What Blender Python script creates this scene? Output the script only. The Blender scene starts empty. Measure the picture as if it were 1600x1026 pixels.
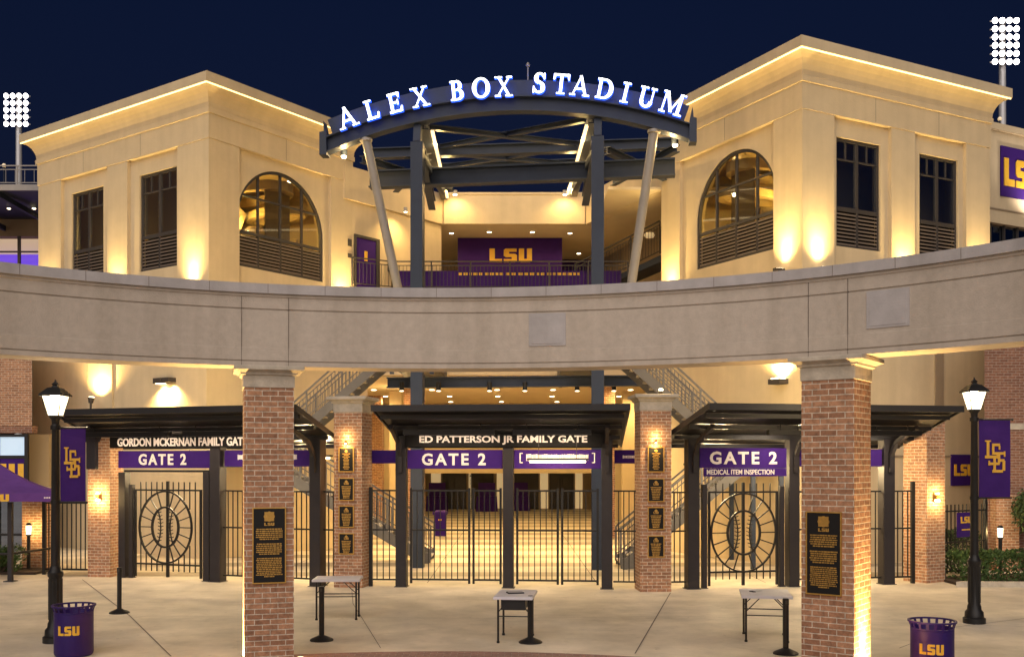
import bpy, bmesh, math, random
from mathutils import Matrix, Vector
random.seed(7)
R = math.radians
S = bpy.context.scene
C = S.collection

# ------------------------------------------------------------------ camera
cam = bpy.data.cameras.new('camera')
cam_o = bpy.data.objects.new('camera', cam); C.objects.link(cam_o)
cam.sensor_width = 36; cam.lens = 36.0
cam.shift_y = 0.1325
cam.clip_start = 0.1; cam.clip_end = 3000
cam_o.location = (0, 0, 2.8); cam_o.rotation_euler = (R(90), 0, 0)
S.camera = cam_o

# ------------------------------------------------------------------ sky, dusk light, exposure
W = bpy.data.worlds.new('World'); S.world = W; W.use_nodes = True
wn = W.node_tree.nodes; wl = W.node_tree.links
bg = wn['Background']
sky = wn.new('ShaderNodeTexSky'); sky.sky_type = 'NISHITA'; sky.sun_disc = False
sky.sun_elevation = R(-1.2); sky.sun_rotation = R(180); sky.altitude = 0
sky.air_density = 1.0; sky.dust_density = 0.6; sky.ozone_density = 4.1
wl.new(sky.outputs[0], bg.inputs[0]); bg.inputs[1].default_value = 0.05
fill_sun = bpy.data.lights.new('fill_sun', 'SUN'); fill_sun.energy = 1.15; fill_sun.angle = R(70); fill_sun.color = (1.0, 0.88, 0.80)  # sun has set: broad soft fill added from behind the camera
fill_sun_o = bpy.data.objects.new('fill_sun', fill_sun); C.objects.link(fill_sun_o)
fill_sun_o.location = (0, -20, 40); fill_sun_o.rotation_euler = (R(52), 0, R(-8))
S.view_settings.view_transform = 'Standard'; S.view_settings.look = 'None'
S.view_settings.gamma = 1; S.view_settings.exposure = 1.0
S.cycles.max_bounces = 5; S.cycles.diffuse_bounces = 3; S.cycles.glossy_bounces = 2
S.cycles.transparent_max_bounces = 8; S.cycles.sample_clamp_indirect = 4.0
S.cycles.use_light_tree = True

# ------------------------------------------------------------------ materials
MATS = {}
def mat(name, col, rough=0.6, metal=0.0, noise=0.0, nscale=3.0, bump=0.0, bscale=40.0, emit=None, estr=0.0, spec=0.5, detail=6.0, streak=0.0, speck=False):
    m = bpy.data.materials.new(name); m.use_nodes = True
    nt = m.node_tree; n = nt.nodes; l = nt.links
    b = n['Principled BSDF']
    b.inputs['Base Color'].default_value = (*col, 1); b.inputs['Roughness'].default_value = rough
    b.inputs['Metallic'].default_value = metal; b.inputs['Specular IOR Level'].default_value = spec
    if emit:
        b.inputs['Emission Color'].default_value = (*emit, 1); b.inputs['Emission Strength'].default_value = estr
    tc = n.new('ShaderNodeTexCoord')
    if noise:
        t = n.new('ShaderNodeTexNoise'); t.inputs['Scale'].default_value = nscale; t.inputs['Detail'].default_value = detail
        t.inputs['Roughness'].default_value = 0.62
        l.new(tc.outputs['Object'], t.inputs['Vector'])
        r = n.new('ShaderNodeValToRGB')
        r.color_ramp.elements[0].position = 0.3; r.color_ramp.elements[1].position = 0.72
        r.color_ramp.elements[0].color = (*[c * (1 - noise) for c in col], 1)
        r.color_ramp.elements[1].color = (*[min(1, c * (1 + noise)) for c in col], 1)
        l.new(t.outputs['Fac'], r.inputs['Fac']); out = r.outputs['Color']
        if streak:
            mp = n.new('ShaderNodeMapping'); mp.inputs['Scale'].default_value = (2.2, 2.2, 0.12)
            l.new(tc.outputs['Object'], mp.inputs['Vector'])
            t2 = n.new('ShaderNodeTexNoise'); t2.inputs['Scale'].default_value = 1.4; t2.inputs['Detail'].default_value = 5
            l.new(mp.outputs[0], t2.inputs['Vector'])
            r2 = n.new('ShaderNodeValToRGB'); r2.color_ramp.elements[0].position = 0.42; r2.color_ramp.elements[1].position = 0.66
            r2.color_ramp.elements[0].color = (1, 1, 1, 1); r2.color_ramp.elements[1].color = (1 - streak, 1 - streak * 1.05, 1 - streak * 1.15, 1)
            l.new(t2.outputs['Fac'], r2.inputs['Fac'])
            mx = n.new('ShaderNodeMix'); mx.data_type = 'RGBA'; mx.blend_type = 'MULTIPLY'; mx.inputs[0].default_value = 1
            l.new(out, mx.inputs[6]); l.new(r2.outputs['Color'], mx.inputs[7]); out = mx.outputs[2]
        l.new(out, b.inputs['Base Color'])
    if speck:   # worn spots and blotches of an old slab
        out = b.inputs['Base Color'].links[0].from_socket
        for kind, sc, lo, hi, dk in (('V', 2.3, .035, .075, .72), ('N', .22, .40, .62, .84), ('N', 3.1, .56, .72, .90)):
            if kind == 'V':
                vt = n.new('ShaderNodeTexVoronoi'); vt.inputs['Scale'].default_value = sc; l.new(tc.outputs['Object'], vt.inputs['Vector']); fo = vt.outputs['Distance']
            else:
                vt = n.new('ShaderNodeTexNoise'); vt.inputs['Scale'].default_value = sc; vt.inputs['Detail'].default_value = 7; vt.inputs['Distortion'].default_value = 1.2; l.new(tc.outputs['Object'], vt.inputs['Vector']); fo = vt.outputs['Fac']
            rr = n.new('ShaderNodeValToRGB'); rr.color_ramp.elements[0].position = lo; rr.color_ramp.elements[1].position = hi
            c0, c1 = ((dk,) * 3, (1,) * 3) if kind == 'V' else ((1,) * 3, (dk, dk * .99, dk * .97))
            rr.color_ramp.elements[0].color = (*c0, 1); rr.color_ramp.elements[1].color = (*c1, 1); l.new(fo, rr.inputs['Fac'])
            mx = n.new('ShaderNodeMix'); mx.data_type = 'RGBA'; mx.blend_type = 'MULTIPLY'; mx.inputs[0].default_value = 1
            l.new(out, mx.inputs[6]); l.new(rr.outputs['Color'], mx.inputs[7]); out = mx.outputs[2]
        l.new(out, b.inputs['Base Color'])
    if bump:
        t3 = n.new('ShaderNodeTexNoise'); t3.inputs['Scale'].default_value = bscale; t3.inputs['Detail'].default_value = 4
        l.new(tc.outputs['Object'], t3.inputs['Vector'])
        bp = n.new('ShaderNodeBump'); bp.inputs['Strength'].default_value = bump; bp.inputs['Distance'].default_value = 0.02
        l.new(t3.outputs['Fac'], bp.inputs['Height']); l.new(bp.outputs[0], b.inputs['Normal'])
    MATS[name] = m
    return m

def brick_mat(name, c1, c2, mortar, bw=0.21, rh=0.0735, ms=0.006, flat=False, stain=0.35):
    m = bpy.data.materials.new(name); m.use_nodes = True
    nt = m.node_tree; n = nt.nodes; l = nt.links; b = n['Principled BSDF']
    tc = n.new('ShaderNodeTexCoord'); sp = n.new('ShaderNodeSeparateXYZ'); l.new(tc.outputs['Object'], sp.inputs[0])
    cb = n.new('ShaderNodeCombineXYZ')
    if flat:
        l.new(sp.outputs['X'], cb.inputs['X']); l.new(sp.outputs['Y'], cb.inputs['Y'])
    else:
        ad = n.new('ShaderNodeMath'); ad.operation = 'ADD'
        l.new(sp.outputs['X'], ad.inputs[0]); l.new(sp.outputs['Y'], ad.inputs[1])
        l.new(ad.outputs[0], cb.inputs['X']); l.new(sp.outputs['Z'], cb.inputs['Y'])
    # hand-laid unevenness of the courses
    wob = n.new('ShaderNodeTexNoise'); wob.inputs['Scale'].default_value = 6.0; l.new(tc.outputs['Object'], wob.inputs['Vector'])
    vm = n.new('ShaderNodeVectorMath'); vm.operation = 'MULTIPLY_ADD'
    l.new(wob.outputs['Color'], vm.inputs[0]); vm.inputs[1].default_value = (0.012, 0.006, 0); l.new(cb.outputs[0], vm.inputs[2])
    t = n.new('ShaderNodeTexBrick'); l.new(vm.outputs[0], t.inputs['Vector'])
    t.inputs['Color1'].default_value = (*c1, 1); t.inputs['Color2'].default_value = (*c2, 1); t.inputs['Mortar'].default_value = (*mortar, 1)
    t.inputs['Scale'].default_value = 1; t.inputs['Mortar Size'].default_value = ms; t.inputs['Mortar Smooth'].default_value = 0.25
    t.inputs['Bias'].default_value = -0.1; t.inputs['Brick Width'].default_value = bw; t.inputs['Row Height'].default_value = rh
    nz = n.new('ShaderNodeTexNoise'); nz.inputs['Scale'].default_value = 14; nz.inputs['Detail'].default_value = 8; nz.inputs['Roughness'].default_value = 0.7
    l.new(tc.outputs['Object'], nz.inputs['Vector'])
    rr = n.new('ShaderNodeValToRGB'); rr.color_ramp.elements[0].position = 0.32; rr.color_ramp.elements[1].position = 0.68
    rr.color_ramp.elements[0].color = (1 - stain, 1 - stain, 1 - stain, 1); rr.color_ramp.elements[1].color = (1.15, 1.15, 1.15, 1)
    l.new(nz.outputs['Fac'], rr.inputs['Fac'])
    mx = n.new('ShaderNodeMix'); mx.data_type = 'RGBA'; mx.blend_type = 'MULTIPLY'; mx.inputs[0].default_value = 1
    l.new(t.outputs['Color'], mx.inputs[6]); l.new(rr.outputs['Color'], mx.inputs[7]); l.new(mx.outputs[2], b.inputs['Base Color'])
    b.inputs['Roughness'].default_value = 0.85
    mth = n.new('ShaderNodeMath'); mth.operation = 'MULTIPLY_ADD'; l.new(t.outputs['Fac'], mth.inputs[0]); mth.inputs[1].default_value = -1.0
    l.new(nz.outputs['Fac'], mth.inputs[2])
    bp = n.new('ShaderNodeBump'); bp.inputs['Strength'].default_value = 0.55; bp.inputs['Distance'].default_value = 0.012
    l.new(mth.outputs[0], bp.inputs['Height']); l.new(bp.outputs[0], b.inputs['Normal'])
    MATS[name] = m
    return m

def glass_mat(name, tint, tr=0.55, rough=0.03):
    m = bpy.data.materials.new(name); m.use_nodes = True
    nt = m.node_tree; n = nt.nodes; l = nt.links
    n.remove(n['Principled BSDF']); o = n['Material Output']
    a = n.new('ShaderNodeBsdfTransparent'); a.inputs[0].default_value = (*tint, 1)
    g = n.new('ShaderNodeBsdfGlossy'); g.inputs['Roughness'].default_value = rough; g.inputs[0].default_value = (0.75, 0.85, 1, 1)
    lw = n.new('ShaderNodeLayerWeight'); lw.inputs['Blend'].default_value = 0.5
    fr = n.new('ShaderNodeMath'); fr.operation = 'POWER'; fr.inputs[1].default_value = 4.0; l.new(lw.outputs['Facing'], fr.inputs[0])
    ad = n.new('ShaderNodeMath'); ad.operation = 'ADD'; ad.inputs[1].default_value = 1 - tr; ad.use_clamp = True
    l.new(fr.outputs[0], ad.inputs[0])
    mx = n.new('ShaderNodeMixShader'); l.new(ad.outputs[0], mx.inputs[0]); l.new(a.outputs[0], mx.inputs[1]); l.new(g.outputs[0], mx.inputs[2])
    l.new(mx.outputs[0], o.inputs[0]); MATS[name] = m
    return m

WARM = (1.0, 0.66, 0.25)
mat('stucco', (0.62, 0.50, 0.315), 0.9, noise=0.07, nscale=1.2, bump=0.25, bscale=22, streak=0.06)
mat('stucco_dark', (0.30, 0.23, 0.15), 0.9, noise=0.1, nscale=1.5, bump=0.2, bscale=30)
mat('limestone', (0.50, 0.43, 0.355), 0.85, noise=0.085, nscale=11, bump=0.30, bscale=60, streak=0.13, detail=9)
mat('coping', (0.44, 0.41, 0.40), 0.8, noise=0.10, nscale=5, bump=0.2, bscale=40, streak=0.15)
mat('cast_stone', (0.52, 0.46, 0.37), 0.85, noise=0.16, nscale=8, bump=0.3, bscale=30, streak=0.15)
mat('concrete', (0.68, 0.595, 0.465), 0.62, noise=0.24, nscale=0.9, bump=0.15, bscale=60, detail=10, speck=True)
mat('darker_floor', (0.36, 0.29, 0.205), 0.6, noise=0.12, nscale=1.0)
mat('joint', (0.17, 0.14, 0.115), 0.9)
mat('tent_cloth', (0.13, 0.055, 0.24), 0.9, noise=0.12, nscale=2.5, bump=0.3, bscale=5, spec=0.1)
mat('stair_steel', (0.11, 0.105, 0.105), 0.5, spec=0.3, noise=0.1, nscale=4)
brick_mat('brick', (0.50, 0.258, 0.14), (0.31, 0.148, 0.080), (0.68, 0.58, 0.45), ms=.0065, stain=.45)
brick_mat('brick_dark', (0.28, 0.130, 0.080), (0.19, 0.082, 0.052), (0.40, 0.34, 0.28))
brick_mat('paver', (0.36, 0.20, 0.155), (0.26, 0.14, 0.11), (0.38, 0.32, 0.28), bw=0.2, rh=0.1, ms=0.005, flat=True)
mat('steel', (0.026, 0.036, 0.062), 0.5, 0.0, noise=0.12, nscale=2.0, spec=0.3)
mat('steel_light', (0.30, 0.28, 0.26), 0.5, 0.1, noise=0.08, nscale=3)
mat('black_paint', (0.014, 0.013, 0.013), 0.42, 0.0, spec=0.35, noise=0.2, nscale=5)
mat('post_paint', (0.028, 0.024, 0.026), 0.5, 0.0, spec=0.3, noise=0.12, nscale=4)
mat('roof_metal', (0.020, 0.019, 0.021), 0.42, 0.0, spec=0.4, noise=0.15, nscale=2)
mat('bronze_frame', (0.055, 0.048, 0.044), 0.5, 0.0, spec=0.3)
mat('louver', (0.20, 0.16, 0.13), 0.5, 0.3)
mat('purple', (0.043, 0.013, 0.15), 0.7, spec=0.12, noise=0.10, nscale=3)
mat('purple_cloth', (0.052, 0.019, 0.145), 0.9, spec=0.1, noise=0.14, nscale=2.5, bump=0.3, bscale=5)
mat('purple_paint', (0.026, 0.009, 0.11), 0.5, spec=0.3, noise=0.10, nscale=6)
mat('gold', (0.80, 0.46, 0.035), 0.55, noise=0.06, nscale=8)
mat('gold_cloth', (0.72, 0.40, 0.05), 0.8, noise=0.08, nscale=8)
mat('brass', (0.62, 0.36, 0.09), 0.38, 0.75, noise=0.15, nscale=20)
mat('plaque_black', (0.010, 0.009, 0.009), 0.5, 0.0, spec=0.25)
mat('white_sign', (0.82, 0.74, 0.70), 0.6)
mat('white_plastic', (0.62, 0.60, 0.64), 0.5, noise=0.06, nscale=4)
mat('sign_black', (0.008, 0.007, 0.007), 0.6, spec=0.15)
mat('light_metal', (0.55, 0.55, 0.56), 0.45, 0.3)
mat('soil', (0.045, 0.028, 0.018), 0.95, noise=0.4, nscale=12, bump=0.8, bscale=25)
mat('leaf', (0.055, 0.105, 0.022), 0.7, noise=0.45, nscale=6)
mat('leaf_dark', (0.040, 0.070, 0.020), 0.7, noise=0.45, nscale=5)
mat('bark', (0.10, 0.07, 0.05), 0.9, noise=0.3, nscale=9)
mat('door_dark', (0.030, 0.026, 0.026), 0.3)
mat('room_wall', (0.55, 0.42, 0.24), 0.8)
mat('ceiling_panel', (0.60, 0.50, 0.34), 0.9, noise=0.05, nscale=1)
glass_mat('glass', (0.62, 0.58, 0.46), 0.90)
glass_mat('glass_dark', (0.30, 0.34, 0.42), 0.72)
mat('glow_white', (1, 1, 1), emit=(0.92, 0.95, 1.0), estr=2.2)
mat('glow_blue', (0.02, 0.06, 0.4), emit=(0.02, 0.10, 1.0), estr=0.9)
mat('glow_cove', (1, 0.9, 0.7), emit=(1.0, 0.70, 0.24), estr=1.5)
mat('glow_strip', (1, 0.9, 0.7), emit=(1.0, 0.72, 0.36), estr=0.9)
mat('glow_lamp', (1, 0.95, 0.85), emit=(1.0, 0.80, 0.50), estr=9.0)
mat('glow_lantern', (1, 0.95, 0.85), emit=(1.0, 0.76, 0.42), estr=2.6)
mat('glow_stadium', (1, 1, 1), emit=(1.0, 0.93, 0.92), estr=7.0)
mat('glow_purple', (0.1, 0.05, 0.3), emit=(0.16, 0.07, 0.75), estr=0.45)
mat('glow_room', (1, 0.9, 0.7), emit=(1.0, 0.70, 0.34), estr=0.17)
mat('glow_tube', (1, 0.95, 0.85), emit=(1.0, 0.78, 0.40), estr=4.0)
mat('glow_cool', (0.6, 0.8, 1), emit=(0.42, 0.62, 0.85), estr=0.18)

# ------------------------------------------------------------------ mesh builder
class MB:
    def __init__(self, M=None):
        self.bm = bmesh.new(); self.M = M or Matrix()
    def v(self, p): return self.bm.verts.new(self.M @ Vector(p))
    def poly(self, pts):
        return self.bm.faces.new([self.v(p) for p in pts])
    def hexa(self, p):   # 8 points: bottom 4, top 4
        q = [self.v(x) for x in p]
        for f in ((3, 2, 1, 0), (4, 5, 6, 7), (0, 1, 5, 4), (1, 2, 6, 5), (2, 3, 7, 6), (3, 0, 4, 7)):
            self.bm.faces.new([q[i] for i in f])
        return self
    def box(self, x0, x1, y0, y1, z0, z1):
        return self.hexa([(x0, y0, z0), (x1, y0, z0), (x1, y1, z0), (x0, y1, z0), (x0, y0, z1), (x1, y0, z1), (x1, y1, z1), (x0, y1, z1)])
    def bar(self, a, b, w, h=None, up=(0, 0, 1)):   # rectangular bar a->b
        h = h or w; a = Vector(a); b = Vector(b); d = (b - a).normalized(); u = Vector(up)
        if abs(d.dot(u)) > 0.98: u = Vector((0, 1, 0))
        s = d.cross(u).normalized() * (w / 2); t = s.cross(d).normalized() * (h / 2)
        return self.hexa([a - s - t, a + s - t, a + s + t, a - s + t, b - s - t, b + s - t, b + s + t, b - s + t])
    def ibeam(self, a, b, w, h, t=0.025):
        a = Vector(a); b = Vector(b); d = (b - a).normalized(); s = d.cross(Vector((0, 0, 1))).normalized(); u = s.cross(d).normalized()
        self.bar(a, b, t, h - 2 * t - 0.002)
        self.bar(a + u * (h / 2 - t / 2), b + u * (h / 2 - t / 2), w, t); self.bar(a - u * (h / 2 - t / 2), b - u * (h / 2 - t / 2), w, t)
        return self
    def cyl(self, a, b, r, r2=None, n=14, cap=True):
        r2 = r if r2 is None else r2; a = Vector(a); b = Vector(b); d = (b - a).normalized()
        u = d.orthogonal().normalized(); w = d.cross(u)
        A = []; B = []
        for i in range(n):
            t = 2 * math.pi * i / n; o = u * math.cos(t) + w * math.sin(t)
            A.append(self.v(a + o * r)); B.append(self.v(b + o * r2))
        for i in range(n):
            j = (i + 1) % n; self.bm.faces.new([A[i], A[j], B[j], B[i]])
        if cap: self.bm.faces.new(A[::-1]); self.bm.faces.new(B)
        return self
    def lathe(self, prof, c=(0, 0, 0), n=24, close=True):
        rings = []
        for r, z in prof:
            rings.append([self.v((c[0] + r * math.cos(2 * math.pi * i / n), c[1] + r * math.sin(2 * math.pi * i / n), c[2] + z)) for i in range(n)])
        for A, B in zip(rings, rings[1:]):
            for i in range(n):
                j = (i + 1) % n; self.bm.faces.new([A[i], A[j], B[j], B[i]])
        if close: self.bm.faces.new(rings[0][::-1]); self.bm.faces.new(rings[-1])
        return self
    def rloft(self, x0, x1, y0, y1, prof, closed=True):   # rectangle lofted through (offset, z)
        rings = [[self.v(p) for p in ((x0 - o, y0 - o, z), (x1 + o, y0 - o, z), (x1 + o, y1 + o, z), (x0 - o, y1 + o, z))] for o, z in prof]
        for A, B in zip(rings, rings[1:]):
            for i in range(4):
                j = (i + 1) % 4; self.bm.faces.new([A[i], A[j], B[j], B[i]])
        if closed: self.bm.faces.new(rings[0][::-1]); self.bm.faces.new(rings[-1])
        return self
    def prism(self, pts, T, t=0.01):   # 2D outline (may be concave) in plane T, thick t towards +local z
        A = [self.v(T @ Vector((x, y, 0))) for x, y in pts]; B = [self.v(T @ Vector((x, y, t))) for x, y in pts]
        f1 = self.bm.faces.new(A[::-1]); f2 = self.bm.faces.new(B); f1.normal_update(); f2.normal_update()
        for i in range(len(A)):
            j = (i + 1) % len(A); self.bm.faces.new([A[i], A[j], B[j], B[i]])
        bmesh.ops.triangulate(self.bm, faces=[f1, f2])
        return self
    def ring(self, rx, rz, w, T, t=0.02, n=40, a0=0, a1=360):
        full = abs(a1 - a0) >= 360; k = n if full else n + 1; L = []
        for i in range(k):
            a = R(a0 + (a1 - a0) * i / n); c, s = math.cos(a), math.sin(a)
            L.append([self.v(T @ Vector(p)) for p in ((c * rx, s * rz, 0), (c * (rx - w), s * (rz - w), 0), (c * (rx - w), s * (rz - w), t), (c * rx, s * rz, t))])
        for i in range(n if full else n):
            A = L[i]; B = L[(i + 1) % k]
            for q in range(4):
                self.bm.faces.new([A[q], A[(q + 1) % 4], B[(q + 1) % 4], B[q]])
        if not full: self.bm.faces.new(L[0][::-1]); self.bm.faces.new(L[-1])
        return self
    def holed(self, outer, holes, T, t):
        cu = bpy.data.curves.new('tmp', 'CURVE'); cu.dimensions = '2D'; cu.fill_mode = 'BOTH'; cu.extrude = t / 2
        for pts in [outer] + holes:
            s = cu.splines.new('POLY'); s.points.add(len(pts) - 1); s.use_cyclic_u = True
            for p, q in zip(s.points, pts): p.co = (q[0], q[1], 0, 1)
        self._curve(cu, lambda co: T @ Vector((co.x, co.y, co.z + t / 2)))
        return self
    def text(self, body, T, width, height, t=0.012, bold=0.018, space=1.0):
        cu = bpy.data.curves.new('tmp', 'FONT'); cu.body = body; cu.extrude = 0.5; cu.offset = bold; cu.resolution_u = 3; cu.space_character = space
        o = bpy.data.objects.new('tmp', cu); me = o.to_mesh()
        xs = [v.co.x for v in me.vertices]; ys = [v.co.y for v in me.vertices]
        x0, x1, y0, y1 = min(xs), max(xs), min(ys), max(ys); o.to_mesh_clear(); bpy.data.objects.remove(o)
        sx = width / (x1 - x0); sy = height / (y1 - y0)
        self._curve(cu, lambda co: T @ Vector(((co.x - (x0 + x1) / 2) * sx, (co.y - (y0 + y1) / 2) * sy, (co.z + 0.5) * t)))
        return self
    def _curve(self, cu, fn):
        o = bpy.data.objects.new('tmp', cu); me = o.to_mesh()
        vs = [self.v(fn(v.co)) for v in me.vertices]
        for p in me.polygons:
            try: self.bm.faces.new([vs[i] for i in p.vertices])
            except ValueError: pass
        o.to_mesh_clear(); bpy.data.objects.remove(o); bpy.data.curves.remove(cu)
    def build(self, name, m, parent=None, smooth=False, weld=False, label=None, bevel=0.0):
        if weld: bmesh.ops.remove_doubles(self.bm, verts=self.bm.verts, dist=1e-4)
        bmesh.ops.recalc_face_normals(self.bm, faces=self.bm.faces)
        me = bpy.data.meshes.new(name); self.bm.to_mesh(me); self.bm.free()
        if smooth:
            for p in me.polygons: p.use_smooth = True
            me.set_sharp_from_angle(angle=R(38))
        me.materials.append(MATS[m])
        o = bpy.data.objects.new(name, me); C.objects.link(o)
        if parent: o.parent = parent
        if label: o['label'] = label
        if bevel:
            bv = o.modifiers.new('bevel', 'BEVEL'); bv.width = bevel; bv.segments = 2; bv.limit_method = 'ANGLE'
        return o

def thing(name, label, cat, loc=(0, 0, 0), rz=0.0, group=None):
    o = bpy.data.objects.new(name, None); C.objects.link(o); o.empty_display_size = 0.2
    o.location = loc; o.rotation_euler = (0, 0, R(rz)); tag(o, label, cat, group)
    return o
def tag(o, label, cat, group=None):
    o['label'] = label; o['category'] = cat
    if group: o['group'] = group
    return o
def struct(o): o['kind'] = 'structure'; return o
def dup(root, loc, rz, label=None):
    r = root.copy(); C.objects.link(r); r.location = loc; r.rotation_euler = (0, 0, R(rz))
    if label: r['label'] = label
    for ch in list(root.children):
        c = ch.copy(); C.objects.link(c); c.parent = r
        for g in list(ch.children):
            d = g.copy(); C.objects.link(d); d.parent = c
    return r
def lamp(kind, loc, watts, parent=None, color=WARM, radius=0.05, direction=None, angle=90, blend=0.8):
    li = bpy.data.lights.new('lamp_light', kind); li.energy = watts; li.color = color; li.shadow_soft_size = radius
    o = bpy.data.objects.new('lamp_light', li); C.objects.link(o); o.location = loc
    if parent: o.parent = parent
    if kind == 'SPOT':
        li.spot_size = R(angle); li.spot_blend = blend
        o.rotation_euler = Vector(direction).to_track_quat('-Z', 'Y').to_euler()
    return o
def face_at(x, y, z):   # plane facing -y: local x right, local y up, thickness towards the viewer
    return Matrix(((1, 0, 0, x), (0, 0, -1, y), (0, 1, 0, z), (0, 0, 0, 1)))
def lsu(mb, T, w, h, t=0.012, warp=None):   # block letters L S U
    L = [(0, 0), (.66, 0), (.66, .25), (.28, .25), (.28, 1), (0, 1)]
    Sx = [(0, 0), (.6, 0), (.7, .1), (.7, .52), (.6, .62), (.28, .62), (.28, .77), (.68, .77), (.68, 1), (.1, 1), (0, .9), (0, .48), (.1, .38), (.42, .38), (.42, .24), (0, .24)]
    U = [(0, 1), (0, .1), (.1, 0), (.6, 0), (.7, .1), (.7, 1), (.43, 1), (.43, .25), (.28, .25), (.28, 1)]
    tot = .66 + .7 + .7 + .2
    x = 0
    for g, gw in ((L, .66), (Sx, .7), (U, .7)):
        mb.prism([((px + x - tot / 2) * w / tot, (py - .5) * h) for px, py in g], T, t); x += gw + .1
    return mb
def interlock(mb, T, w, h, t=0.006):   # interlocking serif monogram
    rects = [(.08, .21, .45, .98), (0, .29, .955, 1), (0, .62, .44, .53), (.56, .63, .5, .6),
             (.34, .72, .82, .9), (.66, .74, .71, .84), (.34, .45, .56, .86), (.34, .96, .555, .635), (.91, .98, .49, .66),
             (.62, .73, .28, .6), (.2, .7, .235, .315), (.16, .24, .22, .37),
             (.40, .52, .03, .50), (.35, .86, 0, .085), (.84, .97, .06, .37), (.70, .93, .335, .42)]
    for i, (a, b, c, d) in enumerate(rects):
        mb.prism([((a - .5) * w, (c - .5) * h), ((b - .5) * w, (c - .5) * h), ((b - .5) * w, (d - .5) * h), ((a - .5) * w, (d - .5) * h)], T, t + i * 0.0003)
    return mb
def text_lines(mb, T, w, z0, z1, n, rnd, t=0.004, shape=1.0):   # tiny engraved lines of worn lettering
    dz = (z0 - z1) / n
    for i in range(n):
        z = z0 - dz * (i + .5); lw = w * (shape if i == n - 1 else 1) * rnd.uniform(.9, 1)
        x = -lw / 2
        while x < lw / 2 - .004:
            c = rnd.uniform(.012, .045); e = min(x + c, lw / 2); hh = dz * rnd.uniform(.24, .33)
            mb.prism([(x, z - hh), (e, z - hh), (e, z + hh), (x, z + hh)], T, t); x = e + rnd.uniform(.004, .009)
    return mb

# ------------------------------------------------------------------ ground
g = MB()
g.poly([(-400, -400, 0), (400, -400, 0), (400, 400, 0), (-400, 400, 0)])
struct(g.build('pavement', 'concrete'))
RC = (-1.0, 6.1)       # centre of the plaza ring
def arc(r, deg): return (RC[0] + r * math.sin(R(deg)), RC[1] + r * math.cos(R(deg)))
g = MB(); N = 90
for i in range(N):
    a, b = -120 + 240 * i / N, -120 + 240 * (i + 1) / N
    g.poly([(*arc(6.6, a), .004), (*arc(6.6, b), .004), (*arc(9.25, b), .004), (*arc(9.25, a), .004)])
struct(g.build('brick_paving', 'paver', weld=True))
g = MB()
def joint(pts, w=.02):
    for (x0, y0), (x1, y1) in zip(pts, pts[1:]):
        d = Vector((x1 - x0, y1 - y0)).normalized(); n = Vector((-d.y, d.x)) * w / 2
        g.poly([(x0 + n.x, y0 + n.y, .006), (x1 + n.x, y1 + n.y, .006), (x1 - n.x, y1 - n.y, .006), (x0 - n.x, y0 - n.y, .006)])
joint([(-10.45, 24.9), (-7.05, 18.9), (-4.98, 14.95)]); joint([(3.46, 22.35), (1.82, 15.15)])
joint([(-3.6, 23), (-3.2, 20.6), (-2.0, 15.6)], .012); joint([(5.9, 15.6), (7.6, 17.6), (12, 20.2)], .016)
joint([(-14, 19.6), (-7.05, 18.9), (0, 18.6), (3, 18.9), (12, 17.0)], .008); joint([(-9.4, 23.0), (0, 21.4), (9, 22.3)], .008)
for x in (-6, -2, 2, 6): joint([(x, 24.2), (x * 1.02, 63.5)], .02)
for y in (27, 31, 36, 42, 48, 54, 60): joint([(-11, y), (11, y)], .02)
struct(g.build('pavement_joints', 'joint'))

# ------------------------------------------------------------------ ring beam of the plaza
root = thing('ring_beam', 'curved limestone beam sweeping across the plaza on brick pillars', 'beam')
prof = [(8.47, 4.16), (9.0, 4.16), (9.0, 5.17), (8.47, 5.17)]
def sweep(mb, prof, a0, a1, n):
    rings = []
    for i in range(n + 1):
        a = a0 + (a1 - a0) * i / n
        rings.append([mb.v((*arc(r, a), z)) for r, z in prof])
    for A, B in zip(rings, rings[1:]):
        for k in range(len(prof)):
            j = (k + 1) % len(prof); mb.bm.faces.new([A[k], A[j], B[j], B[k]])
    mb.bm.faces.new(rings[0][::-1]); mb.bm.faces.new(rings[-1])
# face with cut grooves and a slightly stepped soffit edge
bp = [(8.50, 4.16), (9.0, 4.16), (9.0, 5.165), (8.47, 5.165), (8.47, 5.125), (8.485, 5.12), (8.485, 4.962), (8.505, 4.955), (8.505, 4.945), (8.485, 4.938), (8.485, 4.42), (8.478, 4.415),
      (8.478, 4.243), (8.497, 4.237), (8.497, 4.229), (8.478, 4.222), (8.478, 4.163)]
m = MB(); sweep(m, bp, -84, 84, 120); m.build('beam_face', 'limestone', root)
m = MB(); sweep(m, [(8.43, 5.167), (9.04, 5.167), (9.04, 5.30), (8.43, 5.30)], -84, 84, 120); m.build('coping', 'coping', root)
m = MB()
for a in (-78, -52, -18.8, -14.5, 34.4, 37.8, 66):
    for z0, z1 in ((4.165, 5.16),):
        p = arc(8.476, a - .025); q = arc(8.476, a + .025); p2 = arc(8.6, a - .025); q2 = arc(8.6, a + .025)
        m.hexa([(*p, z0), (*q, z0), (*q2, z0), (*p2, z0), (*p, z1), (*q, z1), (*q2, z1), (*p2, z1)])
k = -80.0
while k < 82:
    p = arc(8.428, k - .022); q = arc(8.428, k + .022); p2 = arc(8.5, k - .022); q2 = arc(8.5, k + .022)
    m.hexa([(*p, 5.168), (*q, 5.168), (*q2, 5.168), (*p2, 5.168), (*p, 5.298), (*q, 5.298), (*q2, 5.298), (*p2, 5.298)])
    k += 5.3
m.build('expansion_joint', 'joint', root)
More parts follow.
